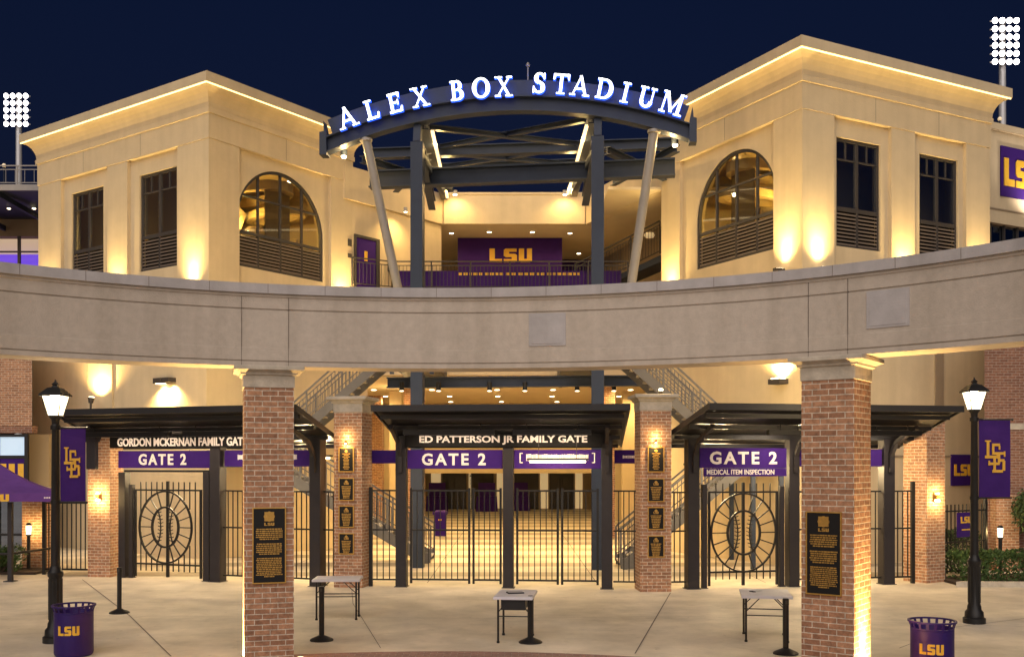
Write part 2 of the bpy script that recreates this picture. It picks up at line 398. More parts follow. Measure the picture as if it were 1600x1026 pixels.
for a0 in (8.4, 39.4):   # two square blank access panels let into the face
    a1 = a0 + 3.55
    pm = MB(); sweep(pm, [(8.472, 4.47), (8.49, 4.47), (8.49, 4.93), (8.472, 4.93)], a0, a1, 6)
    sweep(pm, [(8.466, 4.50), (8.474, 4.50), (8.474, 4.90), (8.466, 4.90)], a0 + .25, a1 - .25, 6)
    pm.build('access_panel', 'coping', root)

# ------------------------------------------------------------------ brick pillars
def pillar(name, label, group, x, y, rz, w, zb, ztop, cap=True, bm_='brick', cat='pillar'):
    t = thing(name, label, cat, (x, y, 0), rz, group)
    h = w / 2
    MB().box(-h, h, -h, h, 0, zb).build('shaft', bm_, t)
    if cap:
        m = MB(); c = ztop - zb
        m.rloft(-h, h, -h, h, [(.015, zb), (.015, zb + c * .55), (.05, zb + c * .60), (.05, zb + c * .68), (.10, zb + c * .78), (.135, zb + c * .80), (.135, zb + c * .97), (.125, ztop)])
        m.build('capital', 'cast_stone', t, bevel=.008)
    return t
def ground_uplight(x, y, side, watts, lab, d):
    t = thing('ground_uplight', lab, 'uplight', (x, y, 0), 0, 'uplights at the plaza pillar feet')
    m = MB(); m.lathe([(.075, 0), (.08, .03), (.06, .035)], n=16); m.build('housing', 'black_paint', t)
    m = MB(); m.lathe([(.055, .036), (.05, .045)], n=16); m.build('lens', 'glow_lamp', t)
    lamp('SPOT', (0, 0, .07), watts * .5, t, WARM, .03, d, 150, .9); lamp('SPOT', (d[0] * -.1, d[1] * -.1, .09), watts * 1.9, t, (1, .60, .20), .03, (d[0] * .22, d[1] * .22, 1), 46, 1.0)
LP = arc(8.75, -16.3); RP = arc(8.75, 36.2)
pl = pillar('brick_pillar', 'front brick pillar near the left street lamp holding up the curved beam', 'pillars under the curved beam', *LP, 16.3, .67, 3.86, 4.157)
pr = pillar('brick_pillar', 'front brick pillar near the right street lamp holding up the curved beam', 'pillars under the curved beam', *RP, -36.2, .67, 3.86, 4.157)
for P, rz, nm in ((LP, 16.3, 'left'), (RP, -36.2, 'right')):
    for s in (-1, 1):
        px = P[0] + s * .45 * math.cos(R(rz)); py = P[1] + s * .45 * math.sin(R(rz))
        side = 'left' if s < 0 else 'right'
        ground_uplight(px, py, s, 520 if (s < 0) == (nm == 'left') else 170, f'ground uplight at the {side} foot of the front pillar near the {nm} street lamp', (-s * .35 * math.cos(R(rz)), -s * .35 * math.sin(R(rz)), 1))
cl = pillar('brick_pillar', 'rear brick pillar with four plaques left of the middle gate', 'pillars between the gates', -3.66, 23.6, -12, .67, 3.98, 4.34)
cr = pillar('brick_pillar', 'rear brick pillar with four plaques right of the middle gate', 'pillars between the gates', 3.14, 22.85, 3.5, .69, 3.98, 4.34)
sl = pillar('brick_pillar', 'lamp lit brick pillar at the outer end of the left gate canopy', 'pillars at the outer ends of the gates', -10.22, 25.75, -10, .60, 3.86, 4.0, False)
sr = pillar('brick_pillar', 'lamp lit brick pillar at the outer end of the right gate canopy', 'pillars at the outer ends of the gates', 9.88, 24.55, 30, .66, 3.86, 4.0, False)
for t, h in ((sl, .3), (sr, .33)):
    MB().rloft(-h, h, -h, h, [(0, 3.862), (.05, 3.88), (.05, 4.0)]).build('cap', 'cast_stone', t)

# ------------------------------------------------------------------ bronze plaques
def local(root, x, y, z):
    a = root.rotation_euler.z; c, s = math.cos(a), math.sin(a)
    return (root.location.x + c * x - s * y, root.location.y + s * x + c * y, z)
rnd = random.Random(3)
def emblem(m, T, r):
    n = 28
    m.prism([(r * (1 + .10 * math.cos(8 * math.pi * i / n)) * math.cos(2 * math.pi * i / n), r * .95 * (1 + .10 * math.cos(8 * math.pi * i / n)) * math.sin(2 * math.pi * i / n)) for i in range(n)], T, .008)
    return m
def big_plaque(host, lab):
    t = thing('plaque', lab, 'plaque', local(host, 0 if host is pl else -.04, -.337, 1.68), math.degrees(host.rotation_euler.z), 'tall plaques on the front pillars')
    w, h = .455, 1.05
    MB().box(-w / 2 + .014, w / 2 - .014, -.022, 0, -h / 2 + .014, h / 2 - .014).build('plate', 'plaque_black', t)
    m = MB(); m.holed([(-w / 2, -h / 2), (w / 2, -h / 2), (w / 2, h / 2), (-w / 2, h / 2)], [[(-w / 2 + .016, -h / 2 + .016), (w / 2 - .016, -h / 2 + .016), (w / 2 - .016, h / 2 - .016), (-w / 2 + .016, h / 2 - .016)]], face_at(0, 0, 0), .032)
    m.build('frame', 'brass', t)
    T = face_at(0, -.022, 0)
    m = emblem(MB(), T @ Matrix.Translation((0, .40, 0)), .068)
    for a in range(4): m.prism([(x * .028 + .052 * math.cos(R(45 + 90 * a)), y * .028 + .05 * math.sin(R(45 + 90 * a))) for x, y in ((-1, -1), (1, -1), (1, 1), (-1, 1))], T @ Matrix.Translation((0, .40, 0)), .012)
    m.build('emblem', 'brass', t)
    lsu(MB(), T @ Matrix.Translation((0, .295, 0)), .135, .042, .006).build('heading', 'brass', t)
    for a in ((.37, .24, .075, 6, .75), (.36, .035, -.13, 6, .8), (.36, -.165, -.44, 11, .4)): text_lines(MB(), T, *a[:4], rnd, shape=a[4]).build('inscription', 'brass', t)
big_plaque(pl, 'tall black plaque with gold border on the front brick pillar near the left street lamp')
big_plaque(pr, 'tall black plaque with gold border on the front brick pillar near the right street lamp')
ZP = [(2.62, .58), (2.13, .50), (1.50, .50), (.87, .48)]
def small_plaques(host, w2, side):
    zs = [((3.19 + 2.62) / 2 + 0, .56), (2.235, .52), (1.615, .50), (1.0, .48)]
    names = ['topmost, name list', 'second from the top', 'third from the top', 'lowest']
    for (z, h), nm in zip(zs, names):
        t = thing('plaque', f'gold framed plaque, {nm}, on the rear pillar {side} of the middle gate', 'plaque', local(host, -.03 if side == 'left' else .0, -w2, z), math.degrees(host.rotation_euler.z), 'small plaques on the rear pillars')
        w = .37; b = .022
        MB().box(-w / 2 + b - .002, w / 2 - b + .002, -.02, 0, -h / 2 + b - .002, h / 2 - b + .002).build('plate', 'plaque_black', t)
        m = MB(); m.holed([(-w / 2, -h / 2), (w / 2, -h / 2), (w / 2, h / 2), (-w / 2, h / 2)], [[(-w / 2 + b, -h / 2 + b), (w / 2 - b, -h / 2 + b), (w / 2 - b, h / 2 - b), (-w / 2 + b, h / 2 - b)]], face_at(0, 0, 0), .03)
        m.build('frame', 'brass', t)
        T = face_at(0, -.02, 0); m = MB()
        if nm.startswith('top'):
            emblem(m, T @ Matrix.Translation((0, .19, 0)), .035)
            for i in range(11): text_lines(m, T, .20 * (1 - .45 * abs(math.sin(i * 1.7))), .15 - i * .034, .15 - (i + 1) * .034, 1, rnd, t=.006)
        else:
            emblem(m, T @ Matrix.Translation((0, h * .33, 0)), .032)
            lsu(m, T @ Matrix.Translation((0, h * .25, 0)), .11, .05, .005)
            for i in range(8): text_lines(m, T, .24 * (1 - .05 * i), h * .15 - i * .036, h * .15 - (i + 1) * .036, 1, rnd)
        m.build('lettering', 'brass', t)
small_plaques(cl, .337, 'left'); small_plaques(cr, .347, 'right')
for host, w2, side in ((cl, .337, 'left'), (cr, .347, 'right')):
    t = thing('picture_light', f'little brass lamp above the top plaque on the rear pillar {side} of the middle gate', 'lamp', local(host, -.02, -w2, 3.28), math.degrees(host.rotation_euler.z), 'lamps above the small plaques')
    MB().cyl((0, 0, .03), (0, -.10, .05), .012).cyl((0, -.10, .06), (0, -.10, .0), .022).build('arm', 'brass', t)
    MB().cyl((0, -.10, -.002), (0, -.10, -.02), .018).build('bulb', 'glow_lamp', t)
    lamp('SPOT', (0, -.12, -.03), 16, t, WARM, .02, (0, .35, -1), 150, .8); lamp('POINT', (0, -.10, .12), 3.5, t, WARM, .02)

# ------------------------------------------------------------------ the two stucco towers
def tower(sx, loc, rz, Lo, Li, outer, label, muntins):
    """outer: list of (u0, u1, window) recesses; built for the right-hand tower, mirrored by sx"""
    t = thing('stadium_tower', label, 'tower', (*loc, 0), rz)
    X = Matrix.Diagonal((sx, 1, 1, 1))
    FO = X @ face_at(0, .12, 0)                       # outer recess plane: (u, z)
    FI = X @ Matrix(((0, 0, -1, .12), (1, 0, 0, 0), (0, 1, 0, 0), (0, 0, 0, 1)))   # inner recess plane: (v, z)
    Z0, Z1 = 8.95, 12.03
    win = [w for _, _, w in outer]
    m = MB()
    m.holed([(.12, 7.8), (Lo - .02, 7.8), (Lo - .02, 12.56), (.12, 12.56)], [[(a, Z0), (b, Z0), (b, Z1), (a, Z1)] for a, b in win], FO @ Matrix.Translation((0, 0, -.3)), .3)
    ac, ar, az = 2.98, 1.84, 10.38
    arch = [(ac + ar, 8.95), (ac + ar, az)] + [(ac + ar * math.cos(R(a)), az + ar * math.sin(R(a))) for a in range(6, 180, 6)] + [(ac - ar, az), (ac - ar, 8.95)]
    m.holed([(.121, 7.8), (Li - .02, 7.8), (Li - .02, 12.56), (.121, 12.56)], [arch], FI @ Matrix.Translation((0, 0, -.3)), .3)
    m.M = X
    m.box(Lo - .3, Lo - .021, .43, Li, 7.8, 12.555); m.box(.43, Lo - .31, Li - .3, Li - .021, 7.8, 12.555)
    m.rloft(0, Lo, 0, Li, [(.38, 0), (.38, 7.70), (.30, 7.80)])                     # lower body with a ledge
    m.build('wall', 'stucco', t)
    edges = [0] + [e for a, b, _ in outer for e in (a, b)] + [Lo]
    for a, b in zip(edges[::2], edges[1::2]): MB(X).box(a, b, 0, .118, 7.8, 12.56).build('pilaster', 'stucco', t)
    for a, b in ((.119, 1.16), (Li - 1.0, Li)): MB(X).box(0, .118, a, b, 7.8, 12.56).build('pilaster', 'stucco', t)
    m = MB(X); m.rloft(0, Lo, 0, Li, [(.025, 12.562), (.025, 13.30), (.07, 13.31), (.07, 13.46), (.045, 13.48), (.06, 13.62), (.11, 13.76), (.18, 13.88), (.28, 13.97), (.40, 14.02), (.45, 14.045), (.45, 14.33), (.33, 14.335), (.33, 14.40)])
    m.build('cornice', 'stucco', t)
    m = MB(X)   # cove light tucked under the lip of the cornice
    for z, o, hh in ((14.005, .405, .034),):
        m.box(-o - .03, Lo + o, -o - .03, -o, z, z + hh); m.box(-o - .03, -o, -o, Li + o, z, z + hh)
    m.build('cove_light', 'glow_cove', t)
    m = MB(X)   # control joints in the render
    for u in (Lo * .36, Lo * .7): m.box(u - .006, u + .006, -.0275, -.0245, 12.60, 13.28)
    m.box(-.0275, -.0245, Li * .5 - .006, Li * .5 + .006, 12.60, 13.28); m.build('control_joint', 'joint', t)
    # room behind the windows
    m = MB(X); m.box(.45, Lo - .32, .45, Li - .32, 8.86, 8.92); m.build('floor', 'room_wall', t)
    m = MB(X); m.box(1.25, Lo - .35, 1.42, 1.5, 8.93, 12.5); m.build('light_partition', 'room_wall', t)  # added to keep the arch room's light away from the outer windows
    m = MB(X); m.cyl((1.6, 2.1, 8.93), (1.6, 2.1, 12.5), .22); m.ring(1.9, 1.0, .3, Matrix.Translation((2.2, 3.4, 11.75)), .30, 24); m.ring(1.3, .7, .25, Matrix.Translation((1.9, 4.3, 11.2)), .25, 24); m.build('interior', 'room_wall', t)
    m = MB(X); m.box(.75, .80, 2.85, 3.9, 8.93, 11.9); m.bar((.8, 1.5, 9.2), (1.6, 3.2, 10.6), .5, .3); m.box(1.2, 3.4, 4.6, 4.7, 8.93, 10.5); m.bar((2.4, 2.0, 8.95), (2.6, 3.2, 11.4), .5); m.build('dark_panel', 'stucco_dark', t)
    m = MB(X)
    for (x, y) in ((1.0, 2.0), (2.4, 2.6), (1.3, 4.4)): m.lathe([(.07, 12.42), (.08, 12.46)], (x, y, 0), 14)
    if muntins == 1: m.lathe([(.03, 10.5), (.07, 10.6), (.03, 10.68)], (6.35, .95, 0), 12)
    m.build('interior_light', 'glow_lamp', t)
    for (x, y, z, w) in ((2.1, 3.0, 10.9, 75), (1.2, 4.4, 9.6, 30), (6.3, .8, 10.3, 24 if muntins == 1 else .4), (2.6, .9, 9.4, 16 if muntins == 1 else .5)): lamp('POINT', (sx * x, y, z), w, t, (1, .66, .16), .1)
    # windows of the outer face
    for a, b in win:
        f = MB(FO @ Matrix.Translation((0, 0, -.13))); w = .075
        def bx(u0, u1, z0, z1, d=.07): f.hexa([(u0, z0, 0), (u1, z0, 0), (u1, z1, 0), (u0, z1, 0), (u0, z0, d), (u1, z0, d), (u1, z1, d), (u0, z1, d)])
        mid = (a + b) / 2
        bx(a + .001, a + w, Z0 + .001, Z1 - .001); bx(b - w, b - .001, Z0 + .001, Z1 - .001); bx(mid - .045, mid + .045, Z0 + w, Z1 - w)
        bx(a + w, b - w, Z1 - w, Z1 - .002, .069); bx(a + w, b - w, Z0 + .002, Z0 + w, .069); bx(a + w, mid - .045, 9.97, 10.09, .068); bx(mid + .045, b - w, 9.97, 10.09, .068)
        for u in ((a + w + mid - .045) / 2, (b - w + mid + .045) / 2):
            bx(u - .016, u + .016, 11.46, Z1 - w, .05)
        for z in (11.42,):
            bx(a + w, mid - .045, z, z + .04, .048); bx(mid + .045, b - w, z, z + .04, .048)
        fr = f.build('window', 'bronze_frame', t)
        MB(FO @ Matrix.Translation((0, 0, -.115))).poly([(a + .01, 10.0, 0), (b - .01, 10.0, 0), (b - .01, Z1 - .01, 0), (a + .01, Z1 - .01, 0)])
        p = MB(FO @ Matrix.Translation((0, 0, -.11))); p.poly([(a + .01, 10.0, 0), (b - .01, 10.0, 0), (b - .01, Z1 - .01, 0), (a + .01, Z1 - .01, 0)])
        p.build('pane', 'glass_dark', fr)
        l = MB(FO @ Matrix.Translation((0, 0, -.13)))
        for i in range(9):
            z = 9.04 + i * .106
            for u0, u1 in ((a + w, mid - .045), (mid + .045, b - w)):
                l.hexa([(u0, z + .03, .0), (u1, z + .03, .0), (u1, z + .05, .0), (u0, z + .05, .0), (u0, z - .025, .075), (u1, z - .025, .075), (u1, z + .022, .075), (u0, z + .022, .075)])
        l.build('louver', 'louver', fr)
        bk = MB(FO @ Matrix.Translation((0, 0, -.25))); bk.hexa([(a + .002, Z0, 0), (b - .002, Z0, 0), (b - .002, 10.0, 0), (a + .002, 10.0, 0), (a + .002, Z0, .03), (b - .002, Z0, .03), (b - .002, 10.0, .03), (a + .002, 10.0, .03)])
        bk.build('louver_back', 'sign_black', fr)
    # the arched window of the inner face
    TI = FI @ Matrix.Translation((0, 0, -.13)); f = MB(TI); w = .085
    inner = [(ac + ar - w, 8.95 + w), (ac + ar - w, az)] + [(ac + (ar - w) * math.cos(R(a)), az + (ar - w) * math.sin(R(a))) for a in range(6, 180, 6)] + [(ac - ar + w, az), (ac - ar + w, 8.95 + w)]
    f.M = Matrix(); f.holed([(ac + (u - ac) * .999, 8.952 + (z - 8.95) * .999) for u, z in arch], [inner], TI, .10)
    f.M = TI
    def top(u): return az + math.sqrt(max(0, (ar - w) ** 2 - (u - ac) ** 2))
    for u in (ac - .93, ac, ac + .93): f.hexa([(u - .03, 8.95 + w, .01), (u + .03, 8.95 + w, .01), (u + .03, top(u) + .02, .01), (u - .03, top(u) + .02, .01), (u - .03, 8.95 + w, .085), (u + .03, 8.95 + w, .085), (u + .03, top(u) + .02, .085), (u - .03, top(u) + .02, .085)])
    for z, hh in ((9.99, .10), (11.16, .055)):
        half = ar - w - .001 if z < az else math.sqrt((ar - w) ** 2 - (z - az) ** 2)
        f.hexa([(ac - half, z, .015), (ac + half, z, .015), (ac + half, z + hh, .015), (ac - half, z + hh, .015), (ac - half, z, .08), (ac + half, z, .08), (ac + half, z + hh, .08), (ac - half, z + hh, .08)])
    fr = f.build('arched_window', 'bronze_frame', t)
    p = MB(FI @ Matrix.Translation((0, 0, -.10)))
    p.poly([(u, max(z, 10.0), 0) for u, z in arch if True][1:-1]); p.build('pane', 'glass', fr)
    p = MB(FI @ Matrix.Translation((0, 0, -.10))); p.poly([(ac - ar, 10.02, 0), (ac + ar, 10.02, 0), (ac + ar, az, 0), (ac - ar, az, 0)]); p.build('pane', 'glass', fr)
    l = MB(TI)
    for i in range(9):
        z = 9.07 + i * .104; u0, u1 = ac - ar + w, ac + ar - w
        l.hexa([(u0, z + .03, .006), (u1, z + .03, .006), (u1, z + .05, .006), (u0, z + .05, .006), (u0, z - .025, .07), (u1, z - .025, .07), (u1, z + .022, .07), (u0, z + .022, .07)])
    l.build('louver', 'louver', fr)
    bk = MB(FI @ Matrix.Translation((0, 0, -.25))); u0, u1 = ac - ar, ac + ar; bk.hexa([(u0, Z0, 0), (u1, Z0, 0), (u1, 10.0, 0), (u0, 10.0, 0), (u0, Z0, .03), (u1, Z0, .03), (u1, 10.0, .03), (u0, 10.0, .03)])
    bk.build('louver_back', 'sign_black', fr)
    return t
TL = tower(-1, (-9.07, 30.63), -35.2, 9.26, 6.08, [(1.50, 4.06, (1.68, 3.58)), (5.17, 7.86, (5.55, 7.40))], 'left beige stucco tower with lit cornice and arched window facing the entrance', 1)
TR = tower(1, (7.97, 28.11), 27.5, 7.67, 6.55, [(1.19, 3.42, (1.38, 3.10)), (4.39, 6.60, (4.71, 6.37))], 'right beige stucco tower with lit cornice and arched window facing the entrance', 2)

def floodlight(host, x, y, z, d, watts, lab, ang=110, out=(0, 0)):
    a = host.rotation_euler.z; c, s = math.cos(a), math.sin(a)
    t = thing('floodlight', lab, 'floodlight', local(host, x, y, z), math.degrees(a), 'floodlights along the tower ledges')
    m = MB(); m.box(-.16, .16, -.07, .07, .05, .13); m.bar((0, 0, -.30), (0, 0, .06), .04); m.build('housing', 'bronze_frame', t)
    MB().box(-.13, .13, -.05, .05, .131, .136).build('lens', 'glow_lamp', t)
    lamp('SPOT', (0, 0, .17), watts, t, (1, .70, .28), .10, d, ang, .8)
    lamp('SPOT', (0, 0, .19), watts * 2.3, t, (1, .70, .28), .12, (d[0] * 1.0, d[1] * 1.0, 1), 62, 1.0)
UP = 135
ZL = 7.9
for x, nm in ((-.72, 'corner'), (-4.6, 'middle'), (-8.55, 'outer')):
    floodlight(TL, x, -.28, ZL, (0, .16, 1), UP, f'small floodlight at the foot of the {nm} pilaster on the left tower street side')
floodlight(TL, .28, 5.55, ZL, (-.16, 0, 1), UP * 1.1, 'small floodlight beside the arched window of the left tower')
for x, nm in ((.55, 'corner'), (3.9, 'middle'), (7.1, 'outer')):
    floodlight(TR, x, -.28, ZL + (.18 if x < 1 else 0), (0, .16, 1), UP, f'small floodlight at the foot of the {nm} pilaster on the right tower street side')
floodlight(TR, -.28, .62, ZL + .22, (.16, 0, 1), UP, 'small floodlight at the tower corner under the right arched window')
floodlight(TR, -.28, 6.0, ZL, (.16, 0, 1), UP * 1.1, 'small floodlight at the far end of the right arched window')

# ------------------------------------------------------------------ steel arch frame over the entrance
SF = (-.19, 27.55); SRZ = -6.4
fr = thing('steel_arch_frame', 'dark blue grey steel entrance frame with curved top beam between the towers', 'steel frame', (*SF, 0), SRZ)
AR, AZ = 13.27, -1.02        # arch circle
amax = math.asin(4.93 / AR)
def asweep(mb, prof, a0, a1, n):   # profile of (radius, y)
    rings = []
    for i in range(n + 1):
        a = a0 + (a1 - a0) * i / n
        rings.append([mb.v((r * math.sin(a), y, AZ + r * math.cos(a))) for r, y in prof])
    for A, B in zip(rings, rings[1:]):
        for k in range(len(prof)):
            j = (k + 1) % len(prof); mb.bm.faces.new([A[k], A[j], B[j], B[k]])
    mb.bm.faces.new(rings[0][::-1]); mb.bm.faces.new(rings[-1])
m = MB(); asweep(m, [(AR, -.17), (AR, .17), (AR + .03, .17), (AR + .03, .02), (AR + .37, .02), (AR + .37, .17), (AR + .40, .17), (AR + .40, -.17), (AR + .37, -.17), (AR + .37, -.02), (AR + .03, -.02), (AR + .03, -.17)], -amax, amax, 48)
m.build('curved_beam', 'steel', fr)
m = MB(); asweep(m, [(AR + .402, -.02), (AR + .402, .02), (AR + .86, .02), (AR + .86, -.02)], -amax * .93, amax * .93, 48); m.build('sign_plate', 'steel', fr)
for s in (-1, 1):
    m = MB(); x = s * 4.95
    for y in (-.14,):
        T = Matrix(((1, 0, 0, x - (.05 if s > 0 else .11)), (0, 0, -1, .18), (0, 1, 0, 0), (0, 0, 0, 1)))
        zb = AZ + AR * math.cos(amax) - .06
        m.prism([(-.02 if s > 0 else .18, zb), (.18 if s > 0 else -.02, zb), (.18 if s > 0 else -.02, zb + .62), (.10, zb + .64), (.07 if s > 0 else .09, zb + .92), (.0 if s > 0 else .16, zb + .60)], T, .36)
    m.build('end_plate', 'steel', fr)
def fx(px): # local x on the frame plane of a measured sight line
    k = (px - 800) / 1600; a = R(SRZ)
    return (k * SF[1] - SF[0]) / (math.cos(a) - k * math.sin(a))
CX = (fx(652.5), fx(934))
for x in CX:
    zt = AZ + math.sqrt(AR ** 2 - x * x) - .002
    m = MB(); m.box(x - .165, x + .165, -.16, .16, 0, zt - .52); m.build('column', 'steel', fr)
    m = MB(); m.hexa([(x - .10, -.15, zt - .5), (x + .10, -.15, zt - .5), (x + .10, .15, zt - .518), (x - .10, .15, zt - .518), (x - .10, -.05, zt - .02), (x + .10, -.05, zt - .02), (x + .10, .15, zt - .02), (x - .10, .15, zt - .02)]); m.build('bracket', 'steel', fr)
for s, tp, bp_ in ((-1, 572, 617), (1, 1022, 982)):
    xt = fx(tp); zt = AZ + math.sqrt(AR ** 2 - xt * xt)
    m = MB(); m.cyl((xt, 0, zt - .02), (fx(bp_) * 1.02, .75, 7.6), .125, n=18); m.cyl((xt, 0, zt - .08), (xt, 0, zt - .004), .17, n=18); m.build('strut', 'steel_light', fr, smooth=True)
# beams behind the arch
def wz(z): return z
m = MB(); m.ibeam((fx(545) , 2.3, 11.2), (fx(1040) + .35, 2.3, 11.28), .34, .50, .04); m.build('main_beam', 'steel', fr)
for x0, x1, y, z, hh in ((CX[0] - 2.6, CX[1] + 2.3, 4.6, 12.68, .32), (CX[0] - .9, CX[1] - .5, 8.0, 13.15, .30)):
    m = MB(); m.ibeam((x0, y, z), (x1, y, z), .30, hh, .03); m.build('cross_beam', 'steel', fr)
for x in CX:
    x2 = x + (.12 if x < 0 else -.12)
    m = MB(); xb = x2 - 1.25 - (.15 if x < 0 else -.15); m.ibeam((x2, .2, 12.12), (xb, 11.3, 13.05), .26, .34, .03); m.build('rafter', 'steel', fr)
    s = 1 if x < 0 else -1
    m = MB(); m.bar((x2 + s * .19, .5, 11.99), (xb + s * .19, 10.8, 12.86), .09, .05); m.build('light_strip', 'glow_strip', fr)
    for q in (.15, .5, .85): lamp('POINT', (x2 + (xb - x2) * q + s * .35, .5 + 10.3 * q, 11.85 + .87 * q), 34, fr, WARM, .06)
    m = MB(); m.ibeam((x2 - s * .05, .2, 11.3), (x2 - s * .1 - .5, 4.6, 11.0), .22, .32, .03); m.build('knee_beam', 'steel', fr)
    m = MB(); m.bar((x2 - s * .05, .25, 11.2), (x2 + s * .12 - .7, 6.4, 11.9), .16, .2); m.build('knee_brace', 'steel', fr)
for y0, y1, z0, z1 in ((.5, 4.4, 12.1, 12.72), (4.8, 7.8, 12.72, 13.1)):
    o0, o1 = -.112 * y0, -.112 * y1
    for k, (xa, xb) in enumerate(((CX[0] + .3 + o0, CX[1] - .3 + o1), (CX[1] - .3 + o0, CX[0] + .3 + o1))):
        m = MB(); m.ibeam((xa, y0, z0 + k * .05), (xb, y1, z1 + k * .05), .16, .14, .02); m.build('brace', 'steel', fr)
for s, x in ((-1, CX[0]), (1, CX[1])):
    m = MB(); m.ibeam((x + s * .2, 2.5, 11.9), (x + s * 2.3, 7.4, 12.3), .2, .22, .025); m.build('brace', 'steel', fr)
    m = MB(); m.ibeam((x + s * 2.2, 2.5, 11.9), (x + s * .3, 7.4, 12.3), .2, .22, .025); m.build('brace', 'steel', fr)
m = MB(); m.ibeam((-4.5, 5.4, 5.45), (3.7, 5.4, 5.45), .32, .34, .04); m.build('transfer_beam', 'steel', fr)
m = MB(); m.cyl((.62, 0, 12.9), (.62, 0, 13.5), .018, n=8); m.lathe([(.0, 13.46), (.06, 13.49), (.02, 13.57)], (.62, 0, 0), 10); m.build('lightning_rod', 'steel_light', fr)
for x, y, z, d, nm in ((-5.15 + .55, .55, 11.35, (-.5, .6, -1), 'left end of the arch'), (4.55, .55, 11.35, (.5, .6, -1), 'right end of the arch')):
    t = thing('spotlight', f'round steel spotlight hanging under the {nm}', 'spotlight', local(fr, x, y, z), SRZ, 'spotlights of the entrance frame')
    m = MB(); m.cyl((0, 0, .22), (0, 0, .05), .10, .085); m.cyl((0, 0, .30), (0, 0, .2), .02); m.build('housing', 'steel', t)
    m = MB(); m.lathe([(.075, .048), (.06, .0)], n=14); m.build('bulb', 'glow_lamp', t)
    lamp('SPOT', (0, 0, -.05), 45, t, WARM, .05, d, 130, .8); lamp('POINT', (-.35 * d[0], -.25, -.05), 30, t, WARM, .05)

# ------------------------------------------------------------------ glowing serif letters on the arch
def glyph(mb, ch, T, t, e=0.0):
    st, th, sf = .130, .056, .046
    def P(*pts):   # convex outline, grown by e
        cx = sum(p[0] for p in pts) / len(pts); cy = sum(p[1] for p in pts) / len(pts)
        q = [(x + math.copysign(e, x - cx), y + math.copysign(e, y - cy)) for x, y in pts]
        mb.prism(q, T, t)
    def rect(a, b, c, d): P((a, c), (b, c), (b, d), (a, d))
    def slab(x, w, y): rect(x - w / 2, x + w / 2, y, y + sf) if y < .5 else rect(x - w / 2, x + w / 2, y - sf, y)
    def line(x0, y0, x1, y1, w): P((x0 - w / 2, y0), (x0 + w / 2, y0), (x1 + w / 2, y1), (x1 - w / 2, y1))
    def bow(cx, cy, rx, ry, w, wm, a0, a1, n=20):
        pts = []
        A = []; B = []
        for i in range(n + 1):
            a = R(a0 + (a1 - a0) * i / n); k = abs(math.cos(a)); ww = wm + (w - wm) * k ** 1.3
            A.append((cx + (rx + e) * math.cos(a), cy + (ry + e) * math.sin(a))); B.append((cx + (rx - ww - e) * math.cos(a), cy + (ry - ww - e) * math.sin(a)))
        for i in range(n): mb.prism([A[i], A[i + 1], B[i + 1], B[i]], T, t)
    if ch == 'A': line(-.34, 0, 0, 1, th); line(.31, 0, -.02, 1, st); rect(-.24, .22, .30, .37); slab(-.35, .28, 0); slab(.33, .34, 0)
    elif ch == 'L': rect(-.24, -.24 + st, 0, 1); slab(-.15, .38, 1); slab(-.1, .5, 0); rect(-.3, .3, 0, .075); P((.2, 0), (.31, 0), (.34, .27), (.28, .27))
    elif ch == 'E':
        rect(-.26, -.26 + st, 0, 1); rect(-.34, .26, .925, 1); rect(-.34, .30, 0, .075); rect(-.1, .14, .47, .54); P((.19, .75), (.24, .75), (.27, 1), (.15, 1)); P((.19, 0), (.32, 0), (.35, .26), (.29, .26)); rect(.12, .17, .38, .63)
    elif ch == 'X': line(-.27, 1, .29, 0, st); line(.29, 1, -.29, 0, th); slab(-.27, .36, 1); slab(.28, .28, 1); slab(-.29, .28, 0); slab(.28, .36, 0)
    elif ch == 'B':
        rect(-.25, -.25 + st, 0, 1); rect(-.34, .02, .935, 1); rect(-.34, .05, 0, .065); rect(-.1, .03, .49, .555)
        bow(.0, .75, .25, .25, .17, .065, -90, 90); bow(.02, .275, .30, .28, .18, .065, -90, 90)
    elif ch == 'O': bow(0, .5, .45, .52, .19, .07, 0, 360, 36)
    elif ch == 'D': rect(-.33, -.33 + st, 0, 1); rect(-.42, -.02, .935, 1); rect(-.42, -.02, 0, .065); bow(-.05, .5, .45, .5, .19, .065, -90, 90, 24)
    elif ch == 'I': rect(-st / 2, st / 2, 0, 1); slab(0, .38, 1); slab(0, .38, 0)
    elif ch == 'T': rect(-st / 2, st / 2, 0, 1); slab(0, .4, 0); rect(-.38, .38, .925, 1); P((-.40, .72), (-.35, .72), (-.27, 1), (-.40, 1)); P((.35, .72), (.40, .72), (.40, 1), (.27, 1))
    elif ch == 'U': rect(-.30, -.30 + st, .3, 1); rect(.24, .24 + th, .3, 1); slab(-.2, .38, 1); slab(.28, .28, 1); bow(.012, .3, .313, .32, .17, .08, 180, 360)
    elif ch == 'M': rect(-.42, -.42 + th, 0, 1); rect(.28, .28 + st, 0, 1); line(-.33, 1, .02, .08, st); line(.36, 1, -.02, .08, th); slab(-.38, .28, 0); slab(.37, .36, 0); slab(-.40, .24, 1); slab(.42, .24, 1)
    elif ch == 'S':
        bow(0, .74, .27, .28, .10, .075, 20, 110); bow(0, .74, .27, .28, .19, .075, 110, 250); bow(0, .27, .29, .29, .20, .075, -110, 75); bow(0, .27, .29, .29, .10, .075, 200, 255)
        line(-.10, .62, .16, .42, .20) ; rect(.22, .27, .70, 1.0); rect(-.30, -.25, 0, .32)
